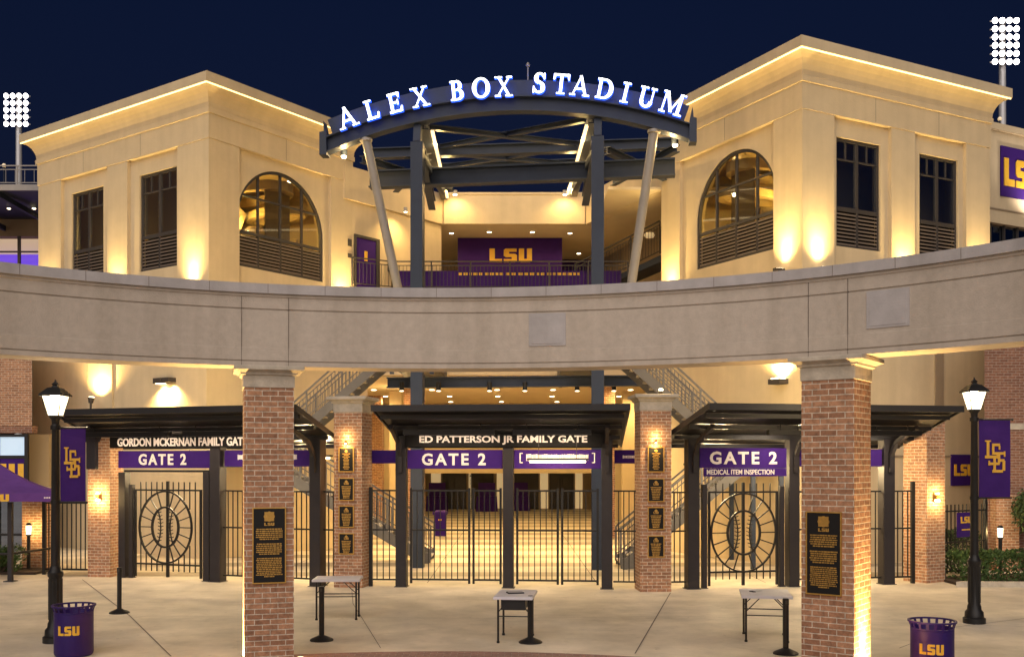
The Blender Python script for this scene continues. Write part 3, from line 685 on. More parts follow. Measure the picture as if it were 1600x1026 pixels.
sg = thing('stadium_sign', 'glowing white and blue ALEX BOX STADIUM letters standing along the steel arch', 'sign', (*SF, 0), SRZ)
LET = [('A', 547), ('L', 585), ('E', 621), ('X', 659.5), ('B', 717), ('O', 754), ('X', 789), ('S', 844), ('T', 877.5), ('A', 907), ('D', 945), ('I', 976.5), ('U', 1009), ('M', 1048)]
for i, (ch, px) in enumerate(LET):
    x = fx(px); a = math.asin(x / (AR + .60)); rr = AR + (.335 if i < 7 else .42)
    h = .515 if i not in (0, 13) else .55
    T = Matrix.Translation((rr * math.sin(a), -.30, AZ + rr * math.cos(a))) @ Matrix.Rotation(a, 4, 'Y') @ face_at(0, 0, 0) @ Matrix.Diagonal((h * 1.02, h, 1, 1))
    m = MB(); glyph(m, ch, T, .035); lt = m.build('letter', 'glow_white', sg); lamp('POINT', ((rr + .25) * math.sin(a), -.13, AZ + (rr + .25) * math.cos(a)), 1.8, sg, (.06, .22, 1), .05)
    m = MB(); glyph(m, ch, T @ Matrix.Translation((0, 0, -.10)), .09, .023); m.build('halo_back', 'glow_blue', lt)  # blue halo put into the shape: oversized glowing back behind each letter

# ------------------------------------------------------------------ stadium concourse behind
cc = thing('concourse_building', 'beige two level stadium concourse between the towers with lit ceiling', 'building', (0, 36.2, 0))
def wbox(name, mt, x0, x1, y0, y1, z0, z1, par=cc, **k): return MB(Matrix.Translation((0, -36.2, 0)) if par is cc else None).box(x0, x1, y0, y1, z0, z1).build(name, mt, par, **k)
wbox('upper_floor', 'stucco', -8, 7.5, 36.2, 64, 5.95, 9.0)
wbox('upper_floor', 'stucco', -16, -8.01, 39, 64, 5.95, 9.0); wbox('upper_floor', 'stucco', 7.51, 16, 39, 64, 5.95, 9.0)
wbox('ceiling', 'ceiling_panel', -15.9, 15.9, 36.4, 63.9, 5.88, 5.94)
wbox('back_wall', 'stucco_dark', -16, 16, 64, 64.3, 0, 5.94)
wbox('side_wall', 'brick', -12.6, -12.3, 37, 64, 0, 5.87); wbox('side_wall', 'brick', 12.3, 12.6, 37, 64, 0, 5.87)
for x, y, w in ((-3.75, 39, .75), (3.55, 39, .75), (-6.3, 46, .9), (6.1, 46, .9), (-4.9, 43, .5), (4.9, 43, .5)):
    wbox('column', 'brick' if w != .5 else 'stucco', x - w / 2, x + w / 2, y, y + w, 0, 5.87)
wbox('lintel', 'stucco', -5.2, 4.6, 52, 52.5, 2.35, 3.0); wbox('lintel', 'stucco', -16, -5.21, 52, 52.5, 0.0, 5.87); wbox('lintel', 'stucco', 4.61, 16, 52, 52.5, 0, 5.87); wbox('lintel', 'stucco', -5.2, 4.6, 52, 52.5, 3.01, 5.87)
for x in (-3.6, -1.9, .9, 3.1):
    m = MB(Matrix.Translation((0, -36.2, 0))); m.box(x - .75, x + .75, 63.9, 63.98, 0, 2.5); d = m.build('door', 'door_dark', cc)
    m = MB(Matrix.Translation((0, -36.2, 0))); m.box(x - .04, x + .04, 63.85, 63.89, 0, 2.5); m.box(x - .75, x + .75, 63.85, 63.89, 2.05, 2.12); m.build('door_frame', 'bronze_frame', d)
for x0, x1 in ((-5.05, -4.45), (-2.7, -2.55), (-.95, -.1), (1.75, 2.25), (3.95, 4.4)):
    wbox('alcove_glow', 'glow_room', x0, x1, 63.9, 63.97, .05, 2.45)  # lit alcoves between the doors, painted as flat glowing sheets
for i, (x, y) in enumerate(((-4.5, 61.5), (-1.5, 61.0), (.45, 62))):
    t = thing('display_table', ('leftmost', 'middle', 'rightmost')[i] + ' purple draped display table by the concourse doors', 'display table', (x, y, 0), 0, 'draped tables by the doors')
    MB().rloft(-.6, .6, -.35, .35, [(.05, 0), (0, .9)]).build('drape', 'purple', t); m = MB(); m.box(-.5, .5, -.02, .02, .905, 1.7); m.build('rack_board', 'purple_cloth', t)
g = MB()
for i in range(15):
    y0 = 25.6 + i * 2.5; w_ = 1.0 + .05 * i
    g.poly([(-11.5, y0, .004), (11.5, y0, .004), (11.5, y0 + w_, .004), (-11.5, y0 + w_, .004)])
struct(g.build('floor_bands', 'darker_floor'))  # flat strips of darker tone across the concourse floor
# upper level: bulkhead, soffit, purple wall
wbox('bulkhead', 'stucco', -2.6, 2.78, 39, 39.3, 11.95, 13.06)
wbox('bulkhead_cap', 'stucco', -2.66, 2.84, 38.96, 39.34, 13.062, 13.14)
wbox('soffit', 'ceiling_panel', -7, 9, 39.31, 47, 11.97, 12.1); wbox('soffit', 'ceiling_panel', 3.2, 9, 34.2, 39.30, 11.96, 12.05)
wbox('rear_wall', 'stucco', -6, -2.25, 46.5, 46.7, 9.0, 11.96)
wbox('rear_wall', 'stucco', 2.1, 9, 46.5, 46.7, 9.0, 11.96, label='shadowed rear wall of the upper level')
wbox('purple_wall', 'purple', -2.2, 2.03, 41.5, 41.8, 9.0, 11.96)
wbox('purple_wall', 'purple', 2.25, 4.4, 45.9, 46.1, 9.0, 11.96)
lg = MB(Matrix.Translation((0, -36.2, 0))); lsu(lg, face_at(-.05, 41.5, 11.25), 1.72, .56, .03); lg.build('wall_logo', 'gold', cc)
def slant(name, mt, a, b, z0, z1, th, out=0.0, label=None):
    a = Vector((a[0], a[1], 0)); b = Vector((b[0], b[1], 0)); d = (b - a).normalized(); n = Vector((d.y, -d.x, 0))
    if n.y > 0: n = -n
    p = [a + n * out, b + n * out, b + n * (out - th), a + n * (out - th)]
    m = MB(Matrix.Translation((0, -36.2, 0))); m.hexa([(*q.xy, z0) for q in p] + [(*q.xy, z1) for q in p]); return m.build(name, mt, cc, label=label)
WA, WB_ = (-5.75, 35.2), (-2.61, 39.1)
slant('wing_wall', 'stucco', WA, WB_, 9.0, 11.94, .3, -.12); slant('bulkhead', 'stucco', WA, WB_, 11.95, 13.1, .42, 0)
slant('bulkhead', 'stucco', (2.79, 39.1), (5.3, 33.6), 11.95, 13.1, .4, 0)
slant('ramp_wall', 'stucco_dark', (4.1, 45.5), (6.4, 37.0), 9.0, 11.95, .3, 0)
wd = MB(Matrix.Translation((0, -36.2, 0)))
dv = (Vector(WB_) - Vector(WA)).normalized(); nv = Vector((dv.y, -dv.x))
def onwall(u, out): q = Vector(WA) + dv * u + nv * out; return (q.x, q.y)
def wallbox(mb, u0, u1, z0, z1, o0, o1): mb.hexa([(*onwall(u0, o0), z0), (*onwall(u1, o0), z0), (*onwall(u1, o1), z0), (*onwall(u0, o1), z0), (*onwall(u0, o0), z1), (*onwall(u1, o0), z1), (*onwall(u1, o1), z1), (*onwall(u0, o1), z1)])
wallbox(wd, .62, 1.55, 9.0, 10.72, -.17, -.09); dr = wd.build('door', 'purple', cc)
m = MB(Matrix.Translation((0, -36.2, 0)))
wallbox(m, .52, .61, 9.0, 10.82, -.17, -.06); wallbox(m, 1.56, 1.72, 9.0, 10.82, -.17, -.06); wallbox(m, .611, 1.559, 10.73, 10.82, -.17, -.06); m.build('door_frame', 'bronze_frame', dr)
m = MB(Matrix.Translation((0, -36.2, 0))); wallbox(m, 1.0, 1.14, 9.95, 10.3, -.088, -.08); m.build('door_emblem', 'gold', dr)
m = MB(Matrix.Translation((0, -36.2, 0))); wallbox(m, 2.15, 2.32, 9.75, 10.15, -.11, .02); m.build('wall_box', 'bronze_frame', cc)
m = MB(Matrix.Translation((0, -36.2, 0))); wallbox(m, .22, .40, 10.35, 10.6, -.11, -.08); wallbox(m, .22, .40, 9.95, 10.1, -.11, -.08); m.build('wall_plate', 'bronze_frame', cc)
# parapet and railings of the upper level
def railing(name, label, pts, z, h, step=.13, mt='bronze_frame', group='railings'):
    t = thing(name, label, 'railing', (pts[0][0], pts[0][1], pts[0][2] if len(pts[0]) > 2 else z), 0, group)
    O = Matrix.Translation(-t.location); P3 = [Vector((p[0], p[1], p[2] if len(p) > 2 else z)) for p in pts]
    m = MB(O)
    for a, b in zip(P3, P3[1:]):
        U = Vector((0, 0, 1)); m.bar(a + U * h, b + U * h, .05, .04)
    m.build('handrail', mt, t)
    m = MB(O)
    for a, b in zip(P3, P3[1:]): m.bar(a + U * .09, b + U * .09, .03, .03); m.bar(a + U * (h - .14), b + U * (h - .14), .03, .03)
    m.build('rails', mt, t)
    m = MB(O); pm = MB(O)
    for a, b in zip(P3, P3[1:]):
        L = (b - a).length; n = max(1, int(L / step)); k = max(1, round(L / 1.4))
        for i in range(n + 1): q = a.lerp(b, i / n); m.box(q.x - .008, q.x + .008, q.y - .008, q.y + .008, q.z + .09, q.z + h - .14)
        for i in range(k + 1): q = a.lerp(b, i / k); pm.box(q.x - .024, q.x + .024, q.y - .024, q.y + .024, q.z, q.z + h - .02)
    m.build('balusters', mt, t); pm.build('posts', mt, t)
    return t
railing('railing', 'dark metal railing running in front of the purple door and gold logo wall', [(-5.55, 35.55), (-4.25, 36.3), (4.1, 36.3)], 9.0, .98)
railing('railing', 'metal ramp railing climbing behind the right leaning strut', [(2.35, 38.2, 9.1), (5.2, 36.0, 10.2)], 9.1, 1.15, .12)
t = thing('ramp', 'dark steel ramp rising behind the right leaning strut', 'ramp', (2.35, 38.25, 9.0))
MB(Matrix.Translation(-t.location)).hexa([(2.3, 38.25, 8.95), (5.3, 36.05, 9.95), (5.9, 36.8, 9.95), (2.9, 39.0, 8.95), (2.3, 38.25, 9.09), (5.3, 36.05, 10.19), (5.9, 36.8, 10.19), (2.9, 39.0, 9.09)]).build('deck', 'steel', t)
t = thing('wall_banner', 'long low purple banner with yellow lettering behind the upper railing', 'banner', (0, 36.55, 9.0))
MB().box(-4.2, 3.9, 0, .03, .05, .70).build('cloth', 'purple_cloth', t)
m = MB()
x = -1.9
while x < 2.4:
    w_ = rnd.choice((.09, .12, .15)); m.box(x, x + w_, -.012, -.002, .54, .63); x += w_ + rnd.choice((.05, .06, .1))
m.build('lettering', 'gold', t)
# lights of the upper level
for i, (x, y) in enumerate(((-2.15, 38.75), (2.0, 38.75))):
    t = thing('spotlight', ('left', 'right')[i] + ' bracket spotlight at the top corner of the beige header above the logo wall', 'spotlight', (x, y, 13.02), 0, 'spotlights on the beige header')
    m = MB(); m.cyl((0, .2, .1), (0, -.1, .05), .02); m.cyl((0, -.1, .10), (0, -.1, -.05), .09, .075); m.build('housing', 'steel_light', t)
    MB().lathe([(.08, -.052), (.07, -.07)], (0, -.1, 0), 14).build('bulb', 'glow_lamp', t)
    lamp('SPOT', (0, -.25, -.1), 45, t, WARM, .04, (0, .5, -1), 140, .9); lamp('SPOT', (0, -.3, .1), 260, t, WARM, .05, (0, -1, .25), 150, .9)
k = 0
for x, y in ((-2.4, 40.6), (-.9, 40.4), (.8, 40.4), (2.3, 40.6), (3.6, 42.5), (-3.6, 43.5), (2.9, 44.5)):
    t = thing('ceiling_light', 'round recessed light in the soffit above the purple logo wall', 'ceiling light', (x, y, 11.965), 0, 'recessed lights of the upper soffit')
    MB().lathe([(.11, 0), (.12, -.02), (.09, -.02)], n=14).build('trim', 'light_metal', t); MB().lathe([(.085, -.012), (.08, -.026)], n=14).build('bulb', 'glow_lamp', t)
    lamp('SPOT', (0, 0, -.05), 26, t, WARM, .05, (0, 0, -1), 160, .9)
t = thing('spotlight', 'spotlight washing the beige wall beside the purple door', 'spotlight', (*onwall(2.4, .55), 11.9), 0, 'spotlights of the entrance frame')
MB().cyl((0, 0, .1), (0, 0, -.06), .07).build('housing', 'steel_light', t); MB().lathe([(.06, -.062), (.05, -.07)], n=12).build('bulb', 'glow_lamp', t)
lamp('SPOT', (0, 0, -.1), 80, t, WARM, .05, (-nv.x * .5, -nv.y * .5, -1), 120, .9)
t = thing('wall_light', 'round amber wall light on the dark ramp wall', 'wall light', (5.05, 37.6, 11.2))
MB().lathe([(.16, -.08), (.2, 0), (.16, .08)], n=16).build('shade', 'glow_room', t)
# ceiling lights of the ground concourse
for y in (38.5, 42, 46, 50):
    for x in (-5.6, -3.0, -.6, 1.9, 4.6):
        xx = x + rnd.uniform(-.3, .3)
        t = thing('ceiling_light', 'round recessed light in the pale concourse ceiling behind the gates', 'ceiling light', (xx, y, 5.878), 0, 'recessed lights of the concourse ceiling')
        MB().lathe([(.13, 0), (.14, -.03), (.11, -.03)], n=14).build('trim', 'light_metal', t); MB().lathe([(.105, -.02), (.10, -.04)], n=14).build('bulb', 'glow_lamp', t)
        if x in (-3.0, 1.9, 4.6, -5.6): lamp('SPOT', (0, 0, -.08), 240 if y < 45 else 120, t, WARM, .08, (0, 0, -1), 165, .8)
for x, y in ((-4, 57), (0, 57), (4, 57)):
    t = thing('ceiling_light', 'round light near the dark doors at the back of the concourse', 'ceiling light', (x, y, 5.878), 0, 'lights by the concourse doors')
    MB().lathe([(.15, 0), (.16, -.03), (.12, -.03)], n=14).build('trim', 'light_metal', t); MB().lathe([(.12, -.02), (.11, -.05)], n=14).build('bulb', 'glow_lamp', t)
    lamp('SPOT', (0, 0, -.08), 130, t, WARM, .08, (0, 0, -1), 165, .8)
for i, px in enumerate((629, 686, 765, 820, 901, 958)):
    z = 5.27; y = 33.05; x = (px - 800) * y / 1600
    t = thing('downlight', 'black cylinder downlight hanging under the dark transfer beam', 'downlight', (x, y - .25, z), 0, 'cylinder downlights under the beam')
    m = MB(); m.cyl((0, 0, .16), (0, 0, -.12), .075); m.box(-.02, .02, 0, .25, .14, .17); m.build('housing', 'black_paint', t)
    MB().lathe([(.065, -.122), (.06, -.13)], n=14).build('bulb', 'glow_lamp', t)
    lamp('SPOT', (0, 0, -.15), 420, t, WARM, .06, (0, -.15, -1), 140, .9)

# ------------------------------------------------------------------ stairs behind the gates
def staircase(label, X0, X1, z0, z1, Y0, Y1, side):
    t = thing('staircase', label, 'staircase', (X0, Y0, z0), 0, 'stair flights behind the gates')
    O = Matrix.Translation((-X0, -Y0, -z0)); n = max(4, round((z1 - z0) / .18)); s = 1 if X1 > X0 else -1
    m = MB(O)
    for i in range(n):
        a = X0 + (X1 - X0) * i / n; b = X0 + (X1 - X0) * (i + 1.08) / n; z = z0 + (z1 - z0) * (i + 1) / n
        m.box(min(a, b), max(a, b), Y0 + .04, Y1 - .04, z - .05, z)
    m.build('treads', 'coping', t)
    for y in (Y0, Y1):
        m = MB(O); m.hexa([(X0, y - .03, z0 - .0), (X0 + s * .35, y - .03, z0), (X0 + s * .35, y + .03, z0), (X0, y + .03, z0)] + [(X0, y - .03, z0 + .01)] * 0 + [(X0, y - .03, z0 + .28), (X0 + s * .35, y - .03, z0 + .30), (X0 + s * .35, y + .03, z0 + .30), (X0, y + .03, z0 + .28)])
        m.hexa([(X0 + s * .05, y - .029, z0 - .12), (X1, y - .029, z1 - .22), (X1, y + .029, z1 - .22), (X0 + s * .05, y + .029, z0 - .12), (X0 + s * .05, y - .029, z0 + .22), (X1, y - .029, z1 + .12), (X1, y + .029, z1 + .12), (X0 + s * .05, y + .029, z0 + .22)])
        m.build('stringer', 'stair_steel', t)
    for y in (Y0, Y1):
        a = Vector((X0, y, z0)); b = Vector((X1, y, z1)); U = Vector((0, 0, 1))
        m = MB(O); m.bar(a + U * 1.05, b + U * 1.05, .05, .05); m.bar(a + U * .28, b + U * .28, .03, .03); m.bar(a + U * .9, b + U * .9, .03, .03)
        if label.startswith('upper stair flight climbing to the left'):
            for k in range(5): m.bar(a + U * (.36 + .1 * k), b + U * (.36 + .1 * k), .014, .014)
        nn = int((b - a).length / .14)
        for i in range(nn + 1):
            q = a.lerp(b, i / nn); r = .011 if i % 10 else .026; m.box(q.x - r, q.x + r, y - r, y + r, q.z + .1, q.z + (.9 if i % 10 else 1.05))
        m.build('handrail', 'stair_steel', t)
    return t
def landing(label, x0, x1, y0, y1, z, wall_side):
    t = thing('stair_landing', label, 'landing', (x0, y0, z), 0, 'landings of the stairs')
    MB(Matrix.Translation((-x0, -y0, -z))).box(x0, x1, y0, y1, z - .28, z).build('slab', 'steel', t)
    m = MB(Matrix.Translation((-x0, -y0, -z)))
    for x in (x0 + .1, x1 - .1):
        for y in (y0 + .1, y1 - .1): m.box(x - .06, x + .06, y - .06, y + .06, 0 if z < 4 else z - .6, z - .281)
    m.build('legs', 'steel', t)
staircase('lower stair flight descending to the right behind the left pillar', -2.3, -7.2, .02, 3.0, 28.9, 30.3, -1)
landing('steel stair landing at the foot of the left upper flight', -8.6, -7.2, 28.9, 32.0, 3.0, -1)
staircase('upper stair flight climbing to the right above the left pillar', -7.2, -3.7, 3.0, 6.1, 30.6, 32.0, 1)
landing('upper steel landing left of the concourse', -3.7, -2.3, 30.6, 36.15, 6.1, 1)
staircase('lower stair flight descending to the left behind the right pillar', 2.9, 6.35, .02, 2.9, 27.3, 28.6, 1)
landing('steel stair landing at the foot of the right upper flight', 6.35, 7.3, 27.3, 30.2, 2.9, 1)
staircase('upper stair flight climbing to the left above the right pillar', 6.35, 2.9, 2.9, 6.1, 28.8, 30.2, -1)
landing('upper steel landing right of the concourse', 1.6, 2.9, 28.8, 36.15, 6.1, -1)

# ------------------------------------------------------------------ gate canopies, gates and fences
def canopy(name, label, loc, rz, posts, f0, f1, b0, b1, ov=2.2, back=.9, zf=3.96, zb=3.24, hang=()):
    t = thing(name, label, 'canopy', (*loc, 0), rz, 'gate canopies')
    m = MB()
    m.hexa([(f0, -ov, zf), (f1, -ov, zf), (b1, back, zb), (b0, back, zb), (f0, -ov, zf + .05), (f1, -ov, zf + .05), (b1, back, zb + .05), (b0, back, zb + .05)])
    n = int((f1 - f0) / .4)   # standing seams
    for i in range(n + 1):
        u = f0 + .02 + (f1 - f0 - .04) * i / n; v = b0 + .02 + (b1 - b0 - .04) * i / n
        m.bar((u, -ov, zf + .065), (v, back, zb + .065), .025, .03)
    m.build('roof', 'roof_metal', t)
    m = MB(); m.box(f0 - .04, f1 + .04, -ov - .09, -ov - .002, zf - .05, zf + .085); m.bar((f0 - .02, -ov, zf + .02), (b0 - .02, back, zb + .02), .04, .12); m.bar((f1 + .02, -ov, zf + .02), (b1 + .02, back, zb + .02), .04, .12); m.build('gutter', 'roof_metal', t)
    m = MB()
    for k in (.12, .40, .68, .93):
        y = -ov + (back + ov) * k; z = zf + (zb - zf) * k - .05; a = f0 + (b0 - f0) * k + .06; b = f1 + (b1 - f1) * k - .06
        m.box(a, b, y - .035, y + .035, z - .06, z + .03)
    m.build('purlins', 'roof_metal', t)
    m = MB(); m.box(b0 + .5, b1 - .3, -.10, .10, 3.40, 3.56); m.build('header_beam', 'post_paint', t)
    for u, w, br in posts:
        m = MB(); m.box(u - w / 2, u + w / 2, -w / 2, w / 2, 0, 3.395); m.box(u - w / 2 - .03, u + w / 2 + .03, -w / 2 - .03, w / 2 + .03, 0, .015); m.build('post', 'post_paint', t, bevel=.006)
        if not br: continue
        m = MB(); P = [(-w / 2 - .04, 2.62), (-w / 2 - .06, 3.0), (-.42, 3.30), (-1.25, 3.62)]
        for (ya, za), (yb, zb_) in zip(P, P[1:]): m.bar((u, ya, za), (u, yb, zb_), .085, .09)
        m.build('bracket', 'post_paint', t)
    for u0, u1 in hang:
        m = MB(); m.box(u0, u1, -1.15, -1.0, 3.44, 3.55)
        for u in (u0 + .3, u1 - .3): m.cyl((u, -1.07, 3.55), (u, -1.07, 3.68), .012, n=8)
        m.build('shrouded_light', 'black_paint', t)
        for k in (.25, .75): lamp('SPOT', (u0 + (u1 - u0) * k, -1.02, 3.42), 26, t, (1, .80, .58), .08, (0, .75, -.75), 150, .9)
    return t
LW = ((-10, 25.55), -19.5); RW = ((3.3, 22.95), 10.8); CW = ((-2.53, 23.5), -5)
canopy('gate_canopy', 'dark metal canopy over the left gate with its roof tilting up', *LW, [(3.15, .28, 0), (5.86, .28, 1)], .35, 6.6, -.85, 6.05, hang=[(.1, 2.6), (3.0, 4.9)])
canopy('gate_canopy', 'dark metal canopy over the middle gates with its roof tilting up', *CW, [(0, .245, 1), (2.46, .235, 0), (4.69, .245, 1)], -.22, 5.12, -.05, 5.0, ov=1.95, back=.8, hang=[(.25, 2.25), (2.65, 4.35)])
canopy('gate_canopy', 'dark metal canopy over the right gate with its roof tilting up', *RW, [(.77, .27, 1), (3.2, .25, 1), (5.57, .28, 1)], .32, 5.98, .25, 6.4, hang=[(2.1, 3.1), (4.4, 5.75)])
def wloc(Wg, u, y, z):
    a = R(Wg[1]); c, s = math.cos(a), math.sin(a); return (Wg[0][0] + c * u - s * y, Wg[0][1] + s * u + c * y, z)
def tube(mb, pts, r, n=6):
    for a, b in zip(pts, pts[1:]): mb.cyl(a, b, r, n=n, cap=True)
def baseball(t, cx, cz, r):
    k = .05; rx, rz = r * .96, r * 1.09; ix, iz = r * .475, r * .60
    T = Matrix(((1, 0, 0, cx), (0, 0, -1, -.03), (0, 1, 0, cz), (0, 0, 0, 1)))
    m = MB(); m.ring(rx, rz, .036, T, k, 48); m.ring(ix + .02, iz + .02, .045, T, k, 40); m.build('emblem_ring', 'black_paint', t)
    m = MB()
    for i in range(20):
        a = 2 * math.pi * i / 20; c, q = math.cos(a), math.sin(a)
        if abs(c) < .1: continue
        m.bar((cx + ix * c, -.05, cz + iz * q), (cx + (rx - .02) * c, -.05, cz + (rz - .02) * q), .024, .024)
    m.build('emblem_spokes', 'black_paint', t)
    m = MB()
    for s in (-1, 1):
        pts = []
        for j in range(11):
            q = -1 + 2 * j / 10; pts.append((cx + s * r * (.17 + .11 * q * q), -.05, cz + iz * .88 * q))
        tube(m, pts, .017)
        for (x, y, z) in pts[1:-1]: m.bar((x - s * .075, y, z + .03), (x + s * .015, y, z), .02); m.bar((x + s * .075, y, z + .03), (x - s * .015, y, z), .02)
    m.build('emblem_stitches', 'black_paint', t)
def pickets(mb, u0, u1, z0, z1, step, r=.011):
    n = max(1, round((u1 - u0) / step))
    for i in range(1, n): u = u0 + (u1 - u0) * i / n; mb.box(u - r, u + r, -r, r, z0, z1)
def leaf(Wg, u0, u1, label, ztop=2.2, ball=None, spear=0.0, y=0.0):
    t = thing('gate_leaf', label, 'gate', wloc(Wg, u0, y, 0), Wg[1], 'barred gates')
    w = u1 - u0
    m = MB()
    for u in (.02, w - .02): m.box(u - .025, u + .025, -.025, .025, .08 if not ball else .05, ztop + (.06 if not ball else .02))
    for z in (.17 if not ball else .36, 1.30, ztop) if not ball else (.36, ztop): m.box(.046, w - .046, -.02, .02, z - .02, z + .02)
    if ball: m.box(w / 2 - .03, w / 2 + .03, -.0285, .0285, .05, ztop + .22)
    m.build('frame', 'black_paint', t)
    m = MB()
    if not ball: pickets(m, .02, w - .02, .18, ztop, .128, .010)
    else:   # the bars stop where the emblem begins
        n = round((w - .04) / .165)
        for i in range(1, n):
            u = .02 + (w - .04) * i / n; q = (u - ball[0]) / (ball[2] * .96); hz = ball[2] * 1.09 * math.sqrt(max(0, 1 - q * q))
            if hz > .1: m.box(u - .011, u + .011, -.011, .011, .19, ball[1] - hz + .02); m.box(u - .011, u + .011, -.011, .011, ball[1] + hz - .02, ztop + spear)
            else: m.box(u - .011, u + .011, -.011, .011, .19, ztop + spear)
    m.build('pickets', 'black_paint', t)
    if ball: baseball(t, *ball)
    return t
leaf(CW, .20, 1.58, 'wide black barred gate leaf against the left post of the middle canopy'); leaf(CW, 1.64, 2.30, 'narrow black barred gate leaf left of the middle canopy centre post')
leaf(CW, 2.64, 3.60, 'black barred gate leaf right of the middle canopy centre post'); leaf(CW, 3.66, 4.50, 'black barred gate leaf against the right post of the middle canopy')
leaf(LW, .72, 2.68, 'black gate with a round baseball emblem under the left GATE 2 sign', 2.17, (.95, 1.27, .815), .2)
leaf(RW, 1.16, 2.84, 'black gate with a round baseball emblem above the medical inspection side', 2.17, (.83, 1.25, .83), .2)
def fence(label, p0, p1, ztop, zb=.16, step=.13, posts=(True, True), spear=0.0, ph=None, mid=1.3):
    a = Vector((*p0, 0)); b = Vector((*p1, 0)); d = b - a
    t = thing('fence', label, 'fence', p0 + (0,), math.degrees(math.atan2(d.y, d.x)), 'black picket fence panels'); L = d.length
    m = MB()
    for z in (zb, mid, ztop): m.box(0, L, -.018, .018, z - .018, z + .018)
    m.build('rails', 'black_paint', t)
    m = MB(); pickets(m, 0, L, zb, ztop + spear, step); m.build('pickets', 'black_paint', t)
    for u, f in ((0, posts[0]), (L, posts[1])):
        if f: MB().box(u - .04, u + .04, -.04, .04, 0, ph or ztop + .08).build('post', 'black_paint', t)
    return t
def wp(Wg, u, y=0): return wloc(Wg, u, y, 0)[:2]
fence('black picket fence panel between the left rear pillar and the middle canopy', wp(CW, -.72, 0), wp(CW, -.14), 2.2, posts=(True, False))
fence('black picket fence panel between the middle canopy and the right rear pillar', wp(CW, 4.83), wp(CW, 5.42), 2.2, posts=(False, True))
fence('black picket fence panel under the left canopy behind the front pillar', wp(LW, 3.30), wp(LW, 5.70), 2.17, posts=(False, False))
fence('short black picket fence panel left of the left rear pillar', wp(LW, 6.02), wp(LW, 6.52), 2.17, posts=(False, False))
fence('short black picket fence panel right of the right rear pillar', wp(RW, .22), wp(RW, .62), 2.17, posts=(False, False))
fence('black picket fence panel behind the right front pillar', wp(RW, 3.35), wp(RW, 5.42), 2.17, posts=(False, False))
fence('black picket fence panel beside the right lamp lit pillar', wp(RW, 5.73), wp(RW, 6.25), 2.17, posts=(False, True), ph=2.4)
fence('black picket fence between the purple tent and the left lamp lit pillar', (-11.92, 26.1), (-10.58, 25.95), 1.82, .13, .125, (True, False), mid=.14)
fence('black spiked fence behind the hedge beside the right lamp lit pillar', (10.42, 24.75), (11.9, 25.75), 1.66, .2, .17, (True, True), .16, 1.95, mid=.9)
def post_pair(Wg, us, label):
    for u, w, h, lab in us:
        t = thing('gate_post', lab, 'post', wloc(Wg, u, 0, 0), Wg[1], 'gate posts')
        MB().box(-w / 2, w / 2, -w / 2, w / 2, 0, h).build('shaft', 'post_paint', t, bevel=.005)
        m = MB(); m.box(-w / 2 - .02, w / 2 + .02, -w / 2 - .02, w / 2 + .02, 0, .012); m.build('base_plate', 'black_paint', t)
post_pair(LW, [(.40, .20, 2.60, 'thick dark post at the outer side of the left baseball gate'), (.63, .11, 2.3, 'slim dark hinge post of the left baseball gate'), (2.86, .17, 2.62, 'dark latch post of the left baseball gate')], '')
post_pair(RW, [(1.06, .11, 2.35, 'slim dark hinge post of the right baseball gate'), (2.93, .11, 2.3, 'slim dark latch post of the right baseball gate')], '')
t = thing('header_bar', 'thin dark bar across the top of the left baseball gate', 'bar', wloc(LW, .42, 0, 2.61), LW[1]); MB().box(0, 2.52, -.03, .03, 0, .05).build('rail', 'black_paint', t)
t = thing('hanging_panel', 'dark upright panel hanging under the left end of the left canopy', 'panel', wloc(LW, -.05, -.6, 2.68), LW[1]); MB().box(-.13, .13, -.06, .06, 0, .78).rloft(-.13, .13, -.06, .06, [(.02, .66), (.05, .78)]).build('board', 'post_paint', t)

# ------------------------------------------------------------------ signs of the gates
def sign(name, label, Wg, u0, u1, z0, z1, y, mt, text=None, tw=0, th=0, tx=.5, tz=.5, th_=.05, bold=.03, grp=None, tm='white_sign'):
    t = thing(name, label, 'sign', wloc(Wg, (u0 + u1) / 2, y, (z0 + z1) / 2), Wg[1], grp)
    w = u1 - u0; h = z1 - z0
    MB().box(-w / 2, w / 2, 0, th_, -h / 2, h / 2).build('panel', mt, t, bevel=.004)
    if text:
        m = MB(); m.text(text, face_at((tx - .5) * w, 0, (tz - .5) * h), tw, th, .012, bold, 1.3 if text == 'GATE 2' else 1.0); m.build('lettering', tm, t)
    return t
sign('name_sign', 'long black sign reading ED PATTERSON JR FAMILY GATE', CW, .12, 4.58, 3.19, 3.50, -.24, 'sign_black', 'ED PATTERSON JR FAMILY GATE', 3.80, .205, .5)
sign('gate_sign', 'purple GATE 2 sign above the left leaves of the middle gates', CW, .14, 2.33, 2.70, 3.13, -.06, 'purple', 'GATE 2', 1.47, .275, .49, .5, bold=.028)
s2 = sign('gate_sign', 'purple sign with bracketed white lettering behind the lit tube', CW, 2.59, 4.55, 2.70, 3.13, -.06, 'purple')
m = MB(); T = face_at(0, 0, .03)
for sx_ in (-1, 1): m.prism([(sx_ * .84 - .012, -.11), (sx_ * .84 + .012, -.11), (sx_ * .84 + .012, .11), (sx_ * .84 - .012, .11)], T, .008); m.prism([(sx_ * .81 - .03, .095), (sx_ * .81 + .03, .095), (sx_ * .81 + .03, .115), (sx_ * .81 - .03, .115)], T, .007); m.prism([(sx_ * .81 - .03, -.115), (sx_ * .81 + .03, -.115), (sx_ * .81 + .03, -.095), (sx_ * .81 - .03, -.095)], T, .007)
text_lines(m, T, 1.46, .13, -.11, 1, random.Random(5), .008)
m.build('lettering', 'white_sign', s2)
